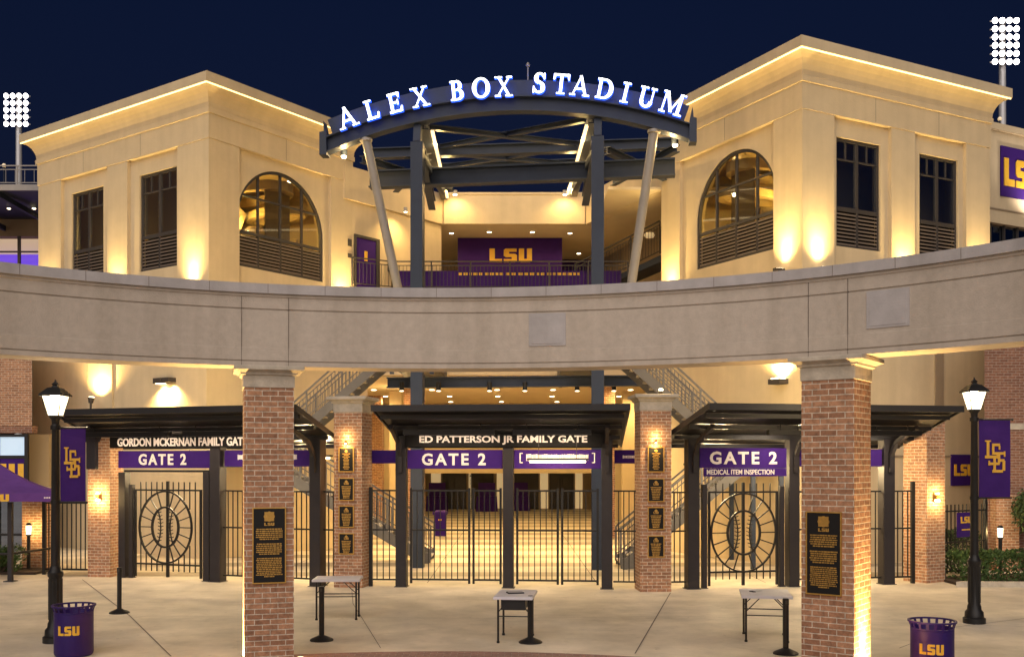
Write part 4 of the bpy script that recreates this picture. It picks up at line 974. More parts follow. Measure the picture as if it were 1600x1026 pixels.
for u0, u1, lab in ((-1.0, -.20, 'short purple panel at the left side of the middle canopy'), (4.86, 5.5, 'short purple panel with tiny white letters at the right side of the middle canopy')):
    s3 = sign('gate_sign', lab, CW, u0, u1, 2.82, 3.13, .32, 'purple')
    if u0 > 0: m = MB(); text_lines(m, face_at(.05, 0, 0), .4, .05, -.06, 1, rnd, .006); m.build('lettering', 'white_sign', s3)
sign('name_sign', 'long black sign reading GORDON MCKERNAN FAMILY GATE', LW, .16, 4.9, 3.20, 3.48, -.24, 'sign_black', 'GORDON MCKERNAN FAMILY GATE', 3.72, .205, .443)
sign('gate_sign', 'purple GATE 2 sign above the left baseball gate', LW, .27, 2.96, 2.71, 3.13, -.06, 'purple', 'GATE 2', 1.40, .275, .49)
s4 = sign('gate_sign', 'purple sign with white lettering on the left canopy behind the front pillar', LW, 3.33, 5.68, 2.75, 3.13, .0, 'purple'); m = MB(); text_lines(m, face_at(0, 0, .03), 1.7, .1, -.1, 1, rnd, .006); m.build('lettering', 'white_sign', s4)
sign('gate_sign', 'purple GATE 2 sign above the right baseball gate', RW, .90, 2.99, 2.72, 3.17, -.15, 'purple', 'GATE 2', 1.62, .29, .5)
sign('notice_sign', 'small dark purple sign reading MEDICAL ITEM INSPECTION', RW, 1.0, 2.99, 2.53, 2.715, -.15, 'purple', 'MEDICAL ITEM INSPECTION', 1.62, .115, .44, .52, bold=.02)
s5 = sign('gate_sign', 'purple panel on the right canopy behind the right front pillar', RW, 3.34, 5.42, 2.75, 3.15, -.06, 'purple')
def tube_light(Wg, u0, u1, y, z, lab, watts):
    t = thing('tube_light', lab, 'lamp', wloc(Wg, u0, y, z), Wg[1], 'lit tubes under the canopies')
    L = u1 - u0
    m = MB(); m.box(-.06, L + .06, -.05, .05, .028, .075)
    for u in (.2, L - .2): m.cyl((u, 0, .07), (u, 0, (3.42 if y < .5 else 3.18) - z), .007, n=6)
    m.build('housing', 'bronze_frame', t)
    MB().cyl((0, 0, 0), (L, 0, 0), .026, n=12).build('tube', 'glow_tube', t)
    for k in (.2, .5, .8): lamp('POINT', (L * k, -.02, -.08), watts / 3, t, (1, .74, .38), .05)
tube_light(CW, 2.98, 4.22, -.55, 2.86, 'lit tube light hanging in front of the bracketed purple sign', 14)
tube_light(LW, 4.6, 5.6, 1.0, 2.95, 'lit tube light under the left canopy beside the front pillar', 200)
tube_light(RW, 3.7, 4.9, 1.0, 2.8, 'tube light under the right canopy behind the front pillar', 200)
tube_light(RW, 1.2, 2.4, 1.5, 2.75, 'tube light behind the right baseball gate', 130)
tube_light(LW, 1.0, 2.2, 1.5, 2.75, 'tube light behind the left baseball gate', 130)

# ------------------------------------------------------------------ lights on pillars and walls
def sconce(loc, rz, lab, watts=22):
    t = thing('wall_sconce', lab, 'wall light', loc, rz, 'sconces on the outer pillars')
    MB().box(-.05, .05, -.03, 0, -.12, .12).cyl((0, -.07, -.06), (0, -.07, .06), .05).build('body', 'brass', t)
    MB().cyl((0, -.08, .062), (0, -.08, .09), .04).cyl((0, -.08, -.062), (0, -.08, -.11), .05).build('bulb', 'glow_lamp', t)
    lamp('POINT', (0, -.17, -.10), watts, t, WARM, .04); lamp('POINT', (0, -.15, .13), watts * .4, t, WARM, .03)
sconce(local(sl, 0.02, -.30, 2.0), -10, 'small lit wall sconce on the left outer brick pillar', 16); sconce(local(sr, -.05, -.33, 2.03), 30, 'small lit wall sconce on the right outer brick pillar', 16)
def wall_flood(host, x, y, z, d, w, lab, up=True, rz=0):
    t = thing('floodlight', lab, 'floodlight', local(host, x, y, z), math.degrees(host.rotation_euler.z) + rz, 'floodlights on the lower walls')
    m = MB(); m.cyl((0, 0, -.35), (0, 0, 0), .035); m.cyl((0, 0, 0), (0, .02, .18), .07, .11); m.build('housing', 'bronze_frame', t)
    MB().lathe([(.095, .185), (.08, .20)], (0, .02, 0), 14).build('lens', 'glow_lamp', t)
    lamp('SPOT', (0, -.02, .25), w, t, WARM, .05, d, 140, .8)
MBp = MB(); MBp.box(-5.55, -4.2, -.46, -.382, 0, 7.6); MBp.build('lower_pilaster', 'stucco', TL)
wall_flood(TL, -4.75, -.85, 4.75, (0, .4, 1), 260, 'floodlight standing above the left canopy roof shining up a pilaster')
t = thing('wall_light', 'twin box downlight high on the left beige wall under the beam', 'wall light', local(TL, -1.35, -.38, 5.25), -35.2)
MB().box(-.42, -.02, -.30, 0, 0, .16).box(.0, .30, -.28, 0, .02, .16).build('housing', 'bronze_frame', t)
m = MB(); m.box(-.36, -.1, -.25, -.06, -.012, -.002); m.build('lens', 'glow_lamp', t); lamp('SPOT', (-.25, -.2, -.04), 300, t, WARM, .08, (0, .25, -1), 130, .8); lamp('SPOT', (.2, -.2, -.04), 160, t, WARM, .08, (0, .25, -1), 130, .8)
t = thing('wall_light', 'bright box uplight on the right tower beside the front pillar capital', 'wall light', local(TR, -.38, .35, 5.0), 27.5)
MB().box(-.34, 0, -.22, .22, 0, .14).build('housing', 'bronze_frame', t); MB().box(-.28, -.06, -.16, .16, .142, .17).build('lens', 'glow_lamp', t); lamp('SPOT', (-.15, 0, .22), 320, t, WARM, .08, (.15, 0, 1), 160, .8)
for Wg, u, y, z, lab in ((RW, 2.75, -1.0, 3.86, 'tiny spotlight on top of the right canopy roof'), (LW, 1.5, -.6, 3.82, 'tiny spotlight on top of the left canopy roof')):
    t = thing('spotlight', lab, 'spotlight', wloc(Wg, u, y, z), Wg[1], 'spotlights on the canopy roofs'); MB().cyl((0, 0, 0), (0, 0, .12), .05, .07).build('housing', 'bronze_frame', t); MB().lathe([(.06, .122), (.05, .15)], n=12).build('bulb', 'glow_lamp', t); lamp('SPOT', (0, .05, .2), 420, t, WARM, .04, (0, .7, 1), 150, .8)
t = thing('spotlight', 'tiny spotlight on the capital of the right rear pillar', 'spotlight', local(cr, .12, -.30, 4.342), 3.5); MB().cyl((0, 0, 0), (0, 0, .08), .04, .06).build('housing', 'bronze_frame', t); MB().lathe([(.055, .082), (.04, .12)], n=12).build('bulb', 'glow_lamp', t); lamp('POINT', (0, -.05, .2), 12, t, WARM, .04)
t = thing('wall_light', 'small lit wall lamp in the left bay of the concourse', 'wall light', (-4.6, 41, 4.6)); MB().lathe([(.05, -.2), (.12, 0), (.05, .2)], n=14).build('shade', 'glow_lamp', t); lamp('POINT', (0, -.3, 0), 60, t, WARM, .1)

# ------------------------------------------------------------------ street lamps with banners
m_ = bpy.data.materials.new('lantern_glass'); m_.use_nodes = True; nt = m_.node_tree; nt.nodes.remove(nt.nodes['Principled BSDF'])
e_ = nt.nodes.new('ShaderNodeEmission'); e_.inputs[0].default_value = (1, .80, .50, 1); e_.inputs[1].default_value = 3.2; tr_ = nt.nodes.new('ShaderNodeBsdfTransparent'); mx_ = nt.nodes.new('ShaderNodeMixShader'); mx_.inputs[0].default_value = .55
nt.links.new(tr_.outputs[0], mx_.inputs[1]); nt.links.new(e_.outputs[0], mx_.inputs[2]); nt.links.new(mx_.outputs[0], nt.nodes['Material Output'].inputs[0]); MATS['lantern_glass'] = m_
def street_lamp(label, x, y, H, rz, brz, bw, bz0, bz1, blabel):
    t = thing('street_lamp', label, 'street lamp', (x, y, 0), rz, 'street lamps of the plaza')
    m = MB(); m.lathe([(.19, 0), (.19, .09), (.16, .11), (.155, .20), (.12, .24), (.115, .30), (.10, .34), (.10, 1.02), (.115, 1.04), (.12, 1.10), (.09, 1.14), (.075, 1.2)], n=28); m.build('base', 'black_paint', t, smooth=True)
    m = MB(); m.lathe([(.072, 1.2), (.055, H - .75), (.07, H - .73), (.07, H - .69), (.055, H - .67), (.06, H - .6), (.10, H - .55), (.10, H - .53)], n=22)
    for i in range(12):
        a = 2 * math.pi * i / 12; m.bar((.098 * math.cos(a), .098 * math.sin(a), .36), (.098 * math.cos(a), .098 * math.sin(a), 1.0), .014, .014)
    m.build('pole', 'black_paint', t, smooth=True)
    lan = MB(); zb = H - .53
    def sq(r, z): return [(r, r, z), (-r, r, z), (-r, -r, z), (r, -r, z)]
    for (ra, za), (rb, zb_) in zip([(.085, zb), (.15, zb + .30)], [(.15, zb + .30)]):
        for p, q in zip(sq(ra, za), sq(rb, zb_)): lan.bar(p, q, .014)
    lan.rloft(0, 0, 0, 0, [(.185, zb + .30), (.185, zb + .325), (.155, zb + .36), (.09, zb + .43), (.045, zb + .445), (.03, zb + .47), (.045, zb + .49), (.012, zb + .53), (.008, zb + .565)])
    lan.build('lantern', 'black_paint', t)
    gl = MB(); gl.rloft(0, 0, 0, 0, [(.080, zb + .002), (.143, zb + .298)]); gl.build('lantern_glass', 'lantern_glass', t)
    MB().lathe([(.03, zb + .06), (.05, zb + .12), (.03, zb + .2)], n=12).build('bulb', 'glow_lantern', t)
    lamp('POINT', (0, 0, zb + .24), 300, t, (1, .74, .42), .06)
    # banner arms
    ca, sa = math.cos(R(brz)), math.sin(R(brz)); m = MB()
    for z in (bz1 + .015, bz0 - .015): m.cyl((0, 0, z), (ca * (bw + .12), sa * (bw + .12), z), .014, n=8); m.lathe([(.075, z - .03), (.075, z + .03)], n=16)
    m.lathe([(.0, -.03), (.03, 0), (.0, .03)], (ca * (bw + .13), sa * (bw + .13), bz1 + .015), 10); m.build('banner_arms', 'black_paint', t)
    b = thing('banner', blabel, 'banner', (x, y, (bz0 + bz1) / 2), rz + brz, 'banners on the street lamps'); h = bz1 - bz0
    m = MB(); N_ = 16
    for j in range(N_):
        for s_ in (0, 1):
            za, zc = -h / 2 + h * j / N_, -h / 2 + h * (j + 1) / N_; f = lambda z: -.012 * math.cos(3.1 * z / h)
            m.poly([(.09, f(za) + s_ * .006, za), (.09 + bw, f(za) * .4 + s_ * .006, za), (.09 + bw, f(zc) * .4 + s_ * .006, zc), (.09, f(zc) + s_ * .006, zc)])
    m.build('cloth', 'purple_cloth', b, weld=False)
    m = MB(); interlock(m, face_at(.09 + bw * .5, -.018, .04), bw * .66, h * .42); m.build('monogram', 'gold_cloth', b)
street_lamp('black street lamp with lit lantern at the far left of the plaza', -7.2, 16.15, 4.10, 0, -10, .43, 2.22, 3.36, 'purple banner with gold interlocked letters on the left street lamp')
street_lamp('black street lamp with lit lantern at the far right of the plaza', 8.17, 18.1, 4.30, 0, 8, .60, 2.22, 3.58, 'purple banner with gold interlocked letters on the right street lamp')

# ------------------------------------------------------------------ bins, tables, stanchions
def bin_(label, x, y, rz):
    t = thing('litter_bin', label, 'litter bin', (x, y, 0), rz, 'purple litter bins')
    r = .272
    m = MB(); m.lathe([(r - .03, 0), (r - .01, .02), (r, .05), (r, .625), (r - .012, .63), (r - .02, .60), (r - .02, .1)], n=48); m.build('body', 'purple_paint', t, smooth=True)
    m = MB(); m.lathe([(r - .01, .63), (r + .022, .715), (r + .035, .72), (r + .035, .74), (r + .022, .745), (r + .0, .735), (r + .0, .72)], n=48, close=False); 
    m.bm.free(); m = MB()
    m.ring(r + .036, r + .036, .03, Matrix.Translation((0, 0, .722)), .022, 48)
    m.ring(r + .002, r + .002, .016, Matrix.Translation((0, 0, .63)), .02, 48)
    for i in range(18):
        a = 2 * math.pi * i / 18; c, s = math.cos(a), math.sin(a)
        m.bar(((r - .006) * c, (r - .006) * s, .645), ((r + .02) * c, (r + .02) * s, .726), .035, .008, up=(c, s, 0))
    m.build('rim', 'purple_paint', t)
    m = MB(); lsu(m, Matrix(), .30, .135, .006)
    g_ = m.bm; bmesh.ops.subdivide_edges(g_, edges=[e for e in g_.edges if e.calc_length() > .05], cuts=2, use_grid_fill=True)
    for v in g_.verts:
        a = v.co.x / r; rr = r + .003 + v.co.z; zz = .395 + v.co.y; v.co = Vector((rr * math.sin(a), -rr * math.cos(a), zz))
    m.build('logo', 'gold', t)
    m = MB(); m.lathe([(r - .03, .45), (r - .03, .46)], n=24); m.build('liner', 'sign_black', t)
    return t
bin_('round purple litter bin with gold letters beside the left street lamp', -6.44, 15.05, 7)
bin_('round purple litter bin with gold letters cut by the lower right edge', 5.56, 13.55, -24)
b3 = thing('litter_bin', 'square purple litter bin standing far behind the middle gate', 'litter bin', (-2.8, 40, 0))
m = MB(); m.rloft(-.24, .24, -.24, .24, [(-.03, .02), (0, .85)]); m.build('body', 'purple', b3); m = MB(); m.rloft(-.24, .24, -.24, .24, [(.04, .852), (.04, .95), (-.05, 1.0)]); m.build('lid', 'purple', b3); m = MB(); m.box(-.06, -.02, -.256, -.245, .62, .68); m.box(.02, .06, -.256, -.245, .62, .68); m.build('emblem', 'gold', b3)
def table(label, x, y, rz, w, d, h=.74, box=False):
    t = thing('folding_table', label, 'table', (x, y, 0), rz, 'inspection tables')
    MB().rloft(-w / 2, w / 2, -d / 2, d / 2, [(-.004, h - .045), (0, h - .04), (0, h - .008), (-.008, h)]).build('top', 'white_plastic', t)
    for sx in (-1, 1):
        for sy in (-1, 1):
            X = sx * (w / 2 - .07); Y = sy * (d / 2 - .10)
            m = MB(); m.cyl((X, Y, 0), (X, Y, h - .046), .017, n=10); m.lathe([(.024, 0), (.024, .03)], (X, Y, 0), 10); m.build('leg', 'black_paint', t)
    m = MB(); X = w / 2 - .07; Y = d / 2 - .10
    for sy in (-1, 1): m.cyl((-X, sy * Y, .42), (X, sy * Y, .42), .009, n=8)
    for sx in (-1, 1):
        for sy in (-1, 1): m.cyl((sx * X, sy * Y, .48), (sx * X * .35, sy * Y, h - .05), .008, n=8)
    m.build('braces', 'black_paint', t)
    if box: MB().box(-w / 2 + .12, w / 2 - .12, -d / 2 + .06, d / 2 - .06, h - .21, h - .05).build('drawer', 'black_paint', t)
    return t
table('white topped folding table beside the left front pillar', -3.17, 18.65, 2, .85, .62)
table('white topped folding table in front of the middle gates', .06, 16.42, -6, .62, .95, .735, True)
table('white topped folding table beside the right front pillar', 4.08, 16.5, -10, .78, .95)
t = thing('notepad', 'thin dark folder lying on the table in front of the middle gates', 'folder', (.05, 16.45, .737), 12); MB().box(-.13, .13, -.09, .09, 0, .015).build('cover', 'sign_black', t); m = MB(); m.box(-.12, .12, -.08, .08, .016, .022); m.build('page', 'coping', t)
t = thing('glasses', 'small dark pair of scissors lying on the table beside the right front pillar', 'scissors', (3.95, 16.55, .742), 20)
m = MB(); m.ring(.035, .035, .01, Matrix.Translation((-.05, 0, 0)), .008, 14); m.ring(.035, .035, .01, Matrix.Translation((-.05, .07, 0)), .008, 14); m.build('handles', 'sign_black', t); m = MB(); m.bar((-.02, .01, .004), (.12, .06, .004), .014, .006); m.bar((-.02, .06, .0105), (.12, .02, .0105), .014, .006); m.build('blades', 'light_metal', t); t.name = 'scissors'
def stanchion(label, x, y, h=.86):
    t = thing('stanchion', label, 'stanchion', (x, y, 0), 0, 'black crowd stanchions')
    m = MB(); m.lathe([(.185, 0), (.187, .015), (.17, .03), (.07, .075), (.05, .085)], n=32); m.build('base', 'black_paint', t, smooth=True)
    m = MB(); m.lathe([(.042, .08), (.042, h - .10), (.047, h - .095), (.047, h - .01), (.038, h)], n=20); m.build('pole', 'black_paint', t, smooth=True)
    m = MB(); m.box(-.015, .015, -.052, -.046, h - .08, h - .03); m.build('belt_clip', 'bronze_frame', t)
stanchion('black stanchion standing alone left of the left front pillar', -7.4, 19.3); stanchion('black stanchion in front of the table beside the left front pillar', -3.03, 16.3)
stanchion('black stanchion at the corner of the table before the middle gates', .29, 16.1, .74); stanchion('black stanchion between a white table and the right front pillar', 4.05, 15.15, .82)

# ------------------------------------------------------------------ left side: brick building, tent, planting
lb = thing('brick_building', 'brick building with a shop window behind the purple tent', 'building', (-15.0, 32, 0))
def trap(x0, x1, y0, y1, z0, z1, k0, k1): return MB().hexa([(x0, y0, z0), (x1, y0, z0), (x1 + k1, y1, z0), (x0 + k0, y1, z0), (x0, y0, z1), (x1, y0, z1), (x1 + k1, y1, z1), (x0 + k0, y1, z1)])
trap(-12, 0, 0, 8, 4.0, 7.4, 0, -4.4).build('upper_wall', 'brick', lb); MB().box(-12, -.01, .02, .4, 3.78, 3.998).build('soldier_course', 'brick_dark', lb)
MB().box(-12.0, -.02, 1.2, 1.4, 0, 3.77).build('room', 'room_wall', lb)
f = MB()
for x in (-.22, -1.1, -2.0, -2.9, -3.8): f.box(x - .05, x + .05, .06, .18, 0, 3.77)
for z in (3.70, 3.02, 2.1, .6): f.box(-3.749, -.271, .07, .17, z - .04, z + .04)
sw = f.build('shop_window', 'black_paint', lb)
MB().box(-3.75, -.25, .115, .125, 0, 3.7).build('pane', 'glass_dark', sw)
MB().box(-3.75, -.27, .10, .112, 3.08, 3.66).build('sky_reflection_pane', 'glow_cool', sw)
MB().box(-3.75, -.27, .09, .10, 2.16, 2.98).build('film', 'purple', sw)
m = MB(); lsu(m, face_at(-1.05, .088, 2.58), 1.5, .48, .01); m.build('film_logo', 'gold', sw)
pr_ = pillar('brick_pier', 'short brick pier with a bollard light in front beside the purple tent', None, -12.75, 27.6, 0, .62, 2.1, 2.1, False, cat='pier'); MB().rloft(-.31, .31, -.31, .31, [(.03, 2.102), (.03, 2.18)]).build('cap', 'cast_stone', pr_)
def bollard(label, x, y, z0=0):
    t = thing('bollard_light', label, 'bollard light', (x, y, z0), 0, 'bollard lights')
    MB().lathe([(.06, 0), (.045, .04), (.045, .92), (.07, .93), (.07, .96)], n=16).build('post', 'black_paint', t)
    MB().lathe([(.075, 1.19), (.085, 1.20), (.04, 1.26)], n=16).build('cap', 'black_paint', t)
    MB().lathe([(.055, .961), (.068, 1.188)], n=16).build('lens', 'lantern_glass', t)
    lamp('POINT', (0, 0, 1.08), 30, t, WARM, .04)
bollard('lit bollard light before the short brick pier beside the tent', -12.72, 26.95); bollard('lit bollard light behind the hedge at the right brick building', 12.35, 25.9)
tn = thing('pop_up_tent', 'purple pop up tent with gold letters at the left edge', 'tent', (-10.98, 24.6, 0), 24)
m = MB(); q = [(0, 0, 2.12), (0, 3, 2.12), (-3, 3, 2.12), (-3, 0, 2.12)]; pk = (-1.5, 1.5, 3.0)
for a, b in zip(q, q[1:] + q[:1]):
    for k in range(5):
        def L(p, s): return tuple(p[i] + (pk[i] - p[i]) * s - (.10 * math.sin(math.pi * s) if i == 2 else 0) for i in range(3))
        if k < 4: m.poly([L(a, k / 5), L(b, k / 5), L(b, (k + 1) / 5), L(a, (k + 1) / 5)])
        else: m.poly([L(a, k / 5), L(b, k / 5), pk])
m.build('roof', 'tent_cloth', tn, weld=True)
m = MB()
for a, b in zip(q, q[1:] + q[:1]):
    n_ = 8
    for k in range(n_):
        s0, s1 = k / n_, (k + 1) / n_; mk = lambda s, z: (a[0] + (b[0] - a[0]) * s, a[1] + (b[1] - a[1]) * s, z)
        dip = lambda s: 1.90 + .025 * math.sin(math.pi * s)
        m.poly([mk(s0, dip(s0)), mk(s1, dip(s1)), mk(s1, 2.12), mk(s0, 2.12)])
m.build('valance', 'tent_cloth', tn, weld=True)
m = MB(); lsu(m, face_at(-1.30, -.005, 2.01), .62, .17, .006); m.build('valance_logo', 'gold', tn)
m = MB()
for x0 in (-.24, -.19, -.14): m.box(x0, x0 + .035, -.012, -.004, 1.985, 2.02)
m.build('valance_mark', 'white_sign', tn)
for x, y in ((-.04, .04), (-.04, 2.96), (-2.96, 2.96), (-2.96, .04)):
    MB().box(x - .02, x + .02, y - .02, y + .02, 0, 2.15).build('leg', 'light_metal', tn)
t = thing('barrier_rail', 'dark pipe barrier with a tall post under the purple tent', 'barrier', (-12.0, 24.5, 0))
m = MB(); m.box(-.05, .05, -.05, .05, 0, 1.9); m.box(-.12, .12, -.12, .12, 0, .02); m.build('post', 'post_paint', t); m = MB(); m.cyl((-2.2, 0, .66), (.0, 0, .66), .03); m.cyl((.0, 0, .66), (.35, 1.3, .68), .03); m.build('rail', 'black_paint', t)
def bush(name, label, x, y, sx, sy, sz, n, mt, cat='bush', box=False, leafs=.05, stem=True, rz=0, base=0.0, group=None):
    t = thing(name, label, cat, (x, y, 0), rz, group); rb = random.Random(int(abs(x * 97 + y * 31)))
    m = MB()
    lumps = [(rb.uniform(-.8, .8), rb.uniform(-.8, .8), rb.uniform(.25, .85), rb.uniform(.25, .5)) for _ in range(26)]
    for _ in range(n):
        if box:
            p = Vector((rb.uniform(-1, 1), rb.uniform(-1, 1), rb.uniform(0.02, 1))); f = rb.randrange(4)
            if f == 0: p.z = 1 - abs(rb.gauss(0, .07))
            elif f == 1: p.y = -1 + abs(rb.gauss(0, .12))
            elif f == 2: p.z = 1 - abs(rb.gauss(0, .05))
            p.z *= 1 + .10 * math.sin(p.x * 17 + p.y * 5) + .06 * math.sin(p.x * 41)
        else:
            l = rb.choice(lumps); a = rb.uniform(0, 6.28); ph = rb.uniform(-1, 1); r_ = l[3] * rb.uniform(.6, 1.05)
            p = Vector((l[0] * .7 + r_ * math.cos(a) * math.sqrt(1 - ph * ph), l[1] * .7 + r_ * math.sin(a) * math.sqrt(1 - ph * ph), l[2] + r_ * ph * .7)); p.z = max(p.z, .03)
        c = Vector((p.x * sx, p.y * sy, base + p.z * sz)); d = Vector((rb.gauss(0, 1), rb.gauss(0, 1), rb.gauss(.4, 1))).normalized(); u = d.orthogonal().normalized(); w = d.cross(u); s = leafs * rb.uniform(.6, 1.3)
        m.poly([c - u * s, c + w * s * .5, c + u * s, c - w * s * .5])
    m.build('foliage', mt, t)
    m = MB()
    for k in range(5): a = rb.uniform(0, 6.28); m.cyl((0, 0, 0), (sx * .5 * math.cos(a), sy * .5 * math.sin(a), base + sz * .6), .025, .01, n=6)
    m.build('stems', 'bark', t)
    return t
bush('bush', 'small lit green bush under the purple tent', -13.1, 26.2, .75, .4, .75, 2600, 'leaf', leafs=.045)
bush('hedge', 'clipped green hedge beside the right street lamp', 12.6, 24.55, 2.15, .42, .68, 9000, 'leaf', 'hedge', True, .042, rz=6)
bush('hedge', 'low hedge behind the black spiked fence on the right', 11.4, 26.6, .9, .3, 1.0, 2600, 'leaf_dark', 'hedge', True, .045, rz=34)
bush('tree', 'leafy shrub tree against the brick wall at the right edge', 13.6, 26.4, .75, .6, 1.2, 3600, 'leaf_dark', 'tree', leafs=.055, base=1.0)
m = MB(); m.hexa([(10.3, 23.55, .001), (16, 23.3, .001), (16, 27, .001), (10.3, 25.0, .001), (10.3, 23.55, .06), (16, 23.3, .06), (16, 27, .06), (10.3, 25.0, .06)]); struct(m.build('planting_bed', 'soil'))
m = MB(); m.hexa([(-16, 25.9, .001), (-12.1, 26.0, .001), (-12.1, 27.2, .001), (-16, 27.2, .001), (-16, 25.9, .06), (-12.1, 26.0, .06), (-12.1, 27.2, .06), (-16, 27.2, .06)]); struct(m.build('planting_bed', 'soil'))
m = MB(); m.hexa([(10.15, 23.4, 0), (16, 23.12, 0), (16, 23.28, 0), (10.3, 23.54, 0), (10.15, 23.4, .12), (16, 23.12, .12), (16, 23.28, .12), (10.3, 23.54, .12)]); struct(m.build('kerb', 'cast_stone'))

# ------------------------------------------------------------------ right side buildings
rb_ = thing('brick_building', 'brick building with a stone band at the right edge behind the hedge', 'building', (12.55, 27.2, 0))
trap(0, 10, 0, 8, 0, 3.72, 4.4, 0).build('lower_wall', 'brick_dark', rb_); trap(0, 10, 0, 8, 3.88, 7.3, 4.4, 0).build('upper_wall', 'brick_dark', rb_); trap(-.03, 10, -.03, 8, 3.722, 3.878, 4.4, 0).build('stone_band', 'cast_stone', rb_)
m = MB(); m.box(.15, .75, -.35, -.002, 0, 2.0); m.build('buttress', 'brick', rb_)
MB().box(4.75, 5.1, -.42, -.382, 3.07, 7.6).build('dark_wall_strip', 'stucco_dark', TR)  # flat strip of darker stucco up the wall face
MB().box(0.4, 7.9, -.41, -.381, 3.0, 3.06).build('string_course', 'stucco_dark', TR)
t = thing('wall_sign', 'purple square sign with gold letters on the beige wall behind the right lamp', 'sign', local(TR, 5.95, -.43, 2.63), 27.5); MB().box(-.52, .52, 0, .045, -.46, .46).build('panel', 'purple', t); m = MB(); lsu(m, face_at(0, 0, .0), .84, .34, .012); m.build('lettering', 'gold', t)
t = thing('fence_sign', 'small purple sign tied to the spiked fence behind the right street lamp', 'sign', (11.15, 25.15, 1.32), 34); MB().box(-.36, .36, 0, .02, -.30, .30).build('panel', 'purple', t); lsu(MB(), face_at(0, 0, .12), .44, .16, .006).build('logo', 'gold', t); text_lines(MB(), face_at(0, 0, -.12), .36, .03, -.03, 1, rnd, .006).build('lettering', 'gold', t)
rs = thing('grandstand', 'beige grandstand wall carrying a purple banner beyond the right tower', 'building', (16.9, 35.2, 0), 27.5)
MB().box(-1, 11, 0, 1, 7.5, 10.0).build('lower_wall', 'stucco', rs); MB().box(-1, 11, 0, 1, 11.05, 14.2).build('wall', 'stucco', rs); MB().box(-1, 11, -.12, 1, 14.202, 14.42).build('parapet', 'stucco', rs)
MB().box(-1, 11, .4, .9, 10.001, 11.049).build('window_back', 'sign_black', rs)
m = MB()
for i in range(16): m.box(-.5 + i * .7, -.45 + i * .7, .12, .2, 10.002, 11.048)
m.build('window_bars', 'bronze_frame', rs); MB().box(-1, 11, .22, .23, 10.002, 11.048).build('pane', 'glass_dark', rs)
MB().box(-1, 11, -.03, -.002, 11.5, 11.55).build('string_course', 'stucco_dark', rs)
t = thing('wall_banner', 'purple lit banner with large gold letters on the right grandstand wall', 'banner', local(rs, 1.55, -.06, 12.85), 27.5)
MB().box(-1.75, 2.2, 0, .05, -.86, .86).build('panel', 'purple', t); m = MB(); lsu(m, face_at(-.72, 0, -.02), 1.8, .95, .03); m.build('lettering', 'gold', t)
tl = thing('floodlight', 'small floodlight shining up the purple grandstand banner', 'floodlight', local(rs, 1.5, -.9, 11.3), 27.5); MB().box(-.15, .15, -.1, .1, -.1, .1).bar((0, .1, 0), (0, .88, 0), .05).build('housing', 'bronze_frame', tl); MB().box(-.12, .12, -.08, .08, .102, .115).build('lens', 'glow_lamp', tl); lamp('SPOT', (0, 0, .16), 130, tl, (1, .86, .75), .06, (0, .7, 1), 130, .8)
for i, x in enumerate((.2, 2.6)):
    t = thing('roof_lamp', ('nearer', 'farther')[i] + ' small lamp post on the right grandstand parapet', 'lamp', local(rs, x, .3, 14.42), 27.5, 'lamps on the parapets'); MB().cyl((0, 0, 0), (0, 0, .3), .03).build('post', 'steel', t); MB().lathe([(.05, .3), (.08, .36), (.04, .42)], n=10).build('bulb', 'glow_room', t)
ls = thing('grandstand', 'dark roofed grandstand with purple lit windows beyond the left tower', 'building', (-17.0, 38, 0))
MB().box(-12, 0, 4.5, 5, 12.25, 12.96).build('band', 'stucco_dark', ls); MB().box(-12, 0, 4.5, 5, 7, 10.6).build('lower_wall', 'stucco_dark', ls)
MB().box(-12, 0, 0, 5, 12.962, 13.05).build('soffit', 'steel', ls); MB().box(-12, 0, -.06, .0, 12.94, 13.16).build('fascia', 'steel_light', ls)
m = MB()
for i in range(9): m.box(-11.9 + i * 1.4, -11.8 + i * 1.4, 4.44, 4.56, 10.6, 12.25)
m.box(-12, 0, 4.46, 4.54, 11.58, 11.64); m.build('window_frames', 'bronze_frame', ls)
MB().box(-12, 0, 5.6, 5.65, 11.6, 12.4).build('interior_glow', 'glow_room', ls); MB().box(-12, 0, 5.0, 5.05, 10.6, 11.6).build('purple_wall', 'glow_purple', ls)  # room light painted in: glowing sheets behind the stand windows
m = MB()
for i in range(6): m.bar((-11 + i * 2.2, .1, 12.9), (-10.6 + i * 2.2, 4.4, 12.55), .1, .2)
m.build('roof_ribs', 'steel', ls)
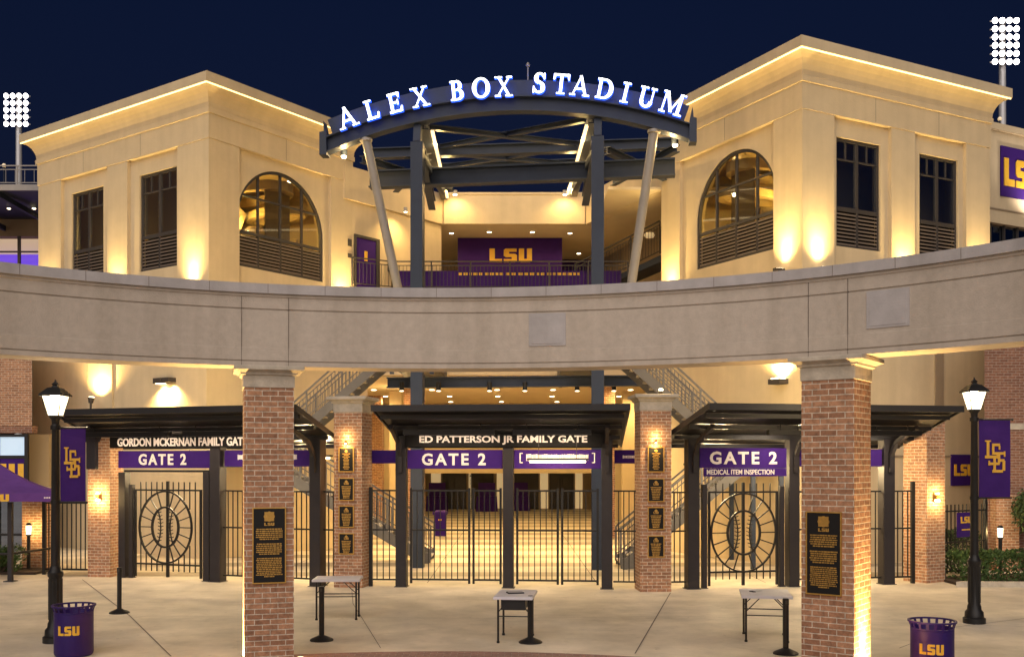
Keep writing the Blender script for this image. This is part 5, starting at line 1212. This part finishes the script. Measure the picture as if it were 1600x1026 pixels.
for i, x in enumerate((-2.95, -1.95, -4.4)):
    t = thing('ceiling_light', 'small round light under the left grandstand roof', 'ceiling light', (-17 + x, 40.6, 12.955), 0, 'lights under the left grandstand roof'); MB().lathe([(.09, 0), (.10, -.03), (.07, -.03)], n=12).build('trim', 'light_metal', t); MB().lathe([(.066, -.02), (.06, -.04)], n=12).build('bulb', 'glow_lamp', t); lamp('SPOT', (0, 0, -.06), 60, t, WARM, .05, (0, 0, -1), 150, .8)
railing('railing', 'pale metal railing along the top of the left grandstand', [(-29, 38.05), (-17.05, 38.05)], 13.16, .72, .35, 'steel_light')
t = thing('roof_lamp', 'small warm lamp post at the left grandstand railing', 'lamp', (-19.0, 38.3, 13.05)); MB().cyl((0, 0, 0), (0, 0, .85), .025).build('post', 'steel', t); MB().lathe([(.05, .85), (.08, .92), (.04, .98)], n=10).build('bulb', 'glow_room', t)

# ------------------------------------------------------------------ stadium floodlight masts
def mast(label, x, y, H, w, h, nc, nr, face):
    t = thing('floodlight_mast', label, 'light mast', (x, y, 0), face, 'stadium floodlight masts')
    MB().cyl((0, 0, 0), (0, 0, H), .42, .26, n=16).build('pole', 'light_metal', t, smooth=True)
    m = MB()
    for i in range(nr): z = H - h + h * (i + .5) / nr; m.box(-w / 2, w / 2, -.36, -.28, z - .05, z + .05)
    m.build('crossarms', 'light_metal', t)
    hd = MB().cyl((0, -.4, 0), (0, -.62, -.06), .16, .27, n=14); hd = hd.build('lamp_head', 'light_metal', t); ln = MB().cyl((0, -.625, -.06), (0, -.66, -.07), .245, .22, n=14).build('lens', 'glow_stadium', hd)
    for i in range(nr):
        for j in range(nc):
            o, q = (hd, ln) if i + j == 0 else (hd.copy(), ln.copy())
            if i + j: C.objects.link(o); C.objects.link(q); q.parent = o
            o.location = (-w / 2 + w * (j + .5) / nc, 0, H - h + h * (i + .5) / nr)
mast('tall stadium floodlight mast beyond the left tower', -49.6, 103, 40.0, 2.6, 3.5, 4, 5, 0); mast('tall stadium floodlight mast beyond the right tower', 43.1, 90, 41.9, 2.5, 4.3, 4, 6, 0)
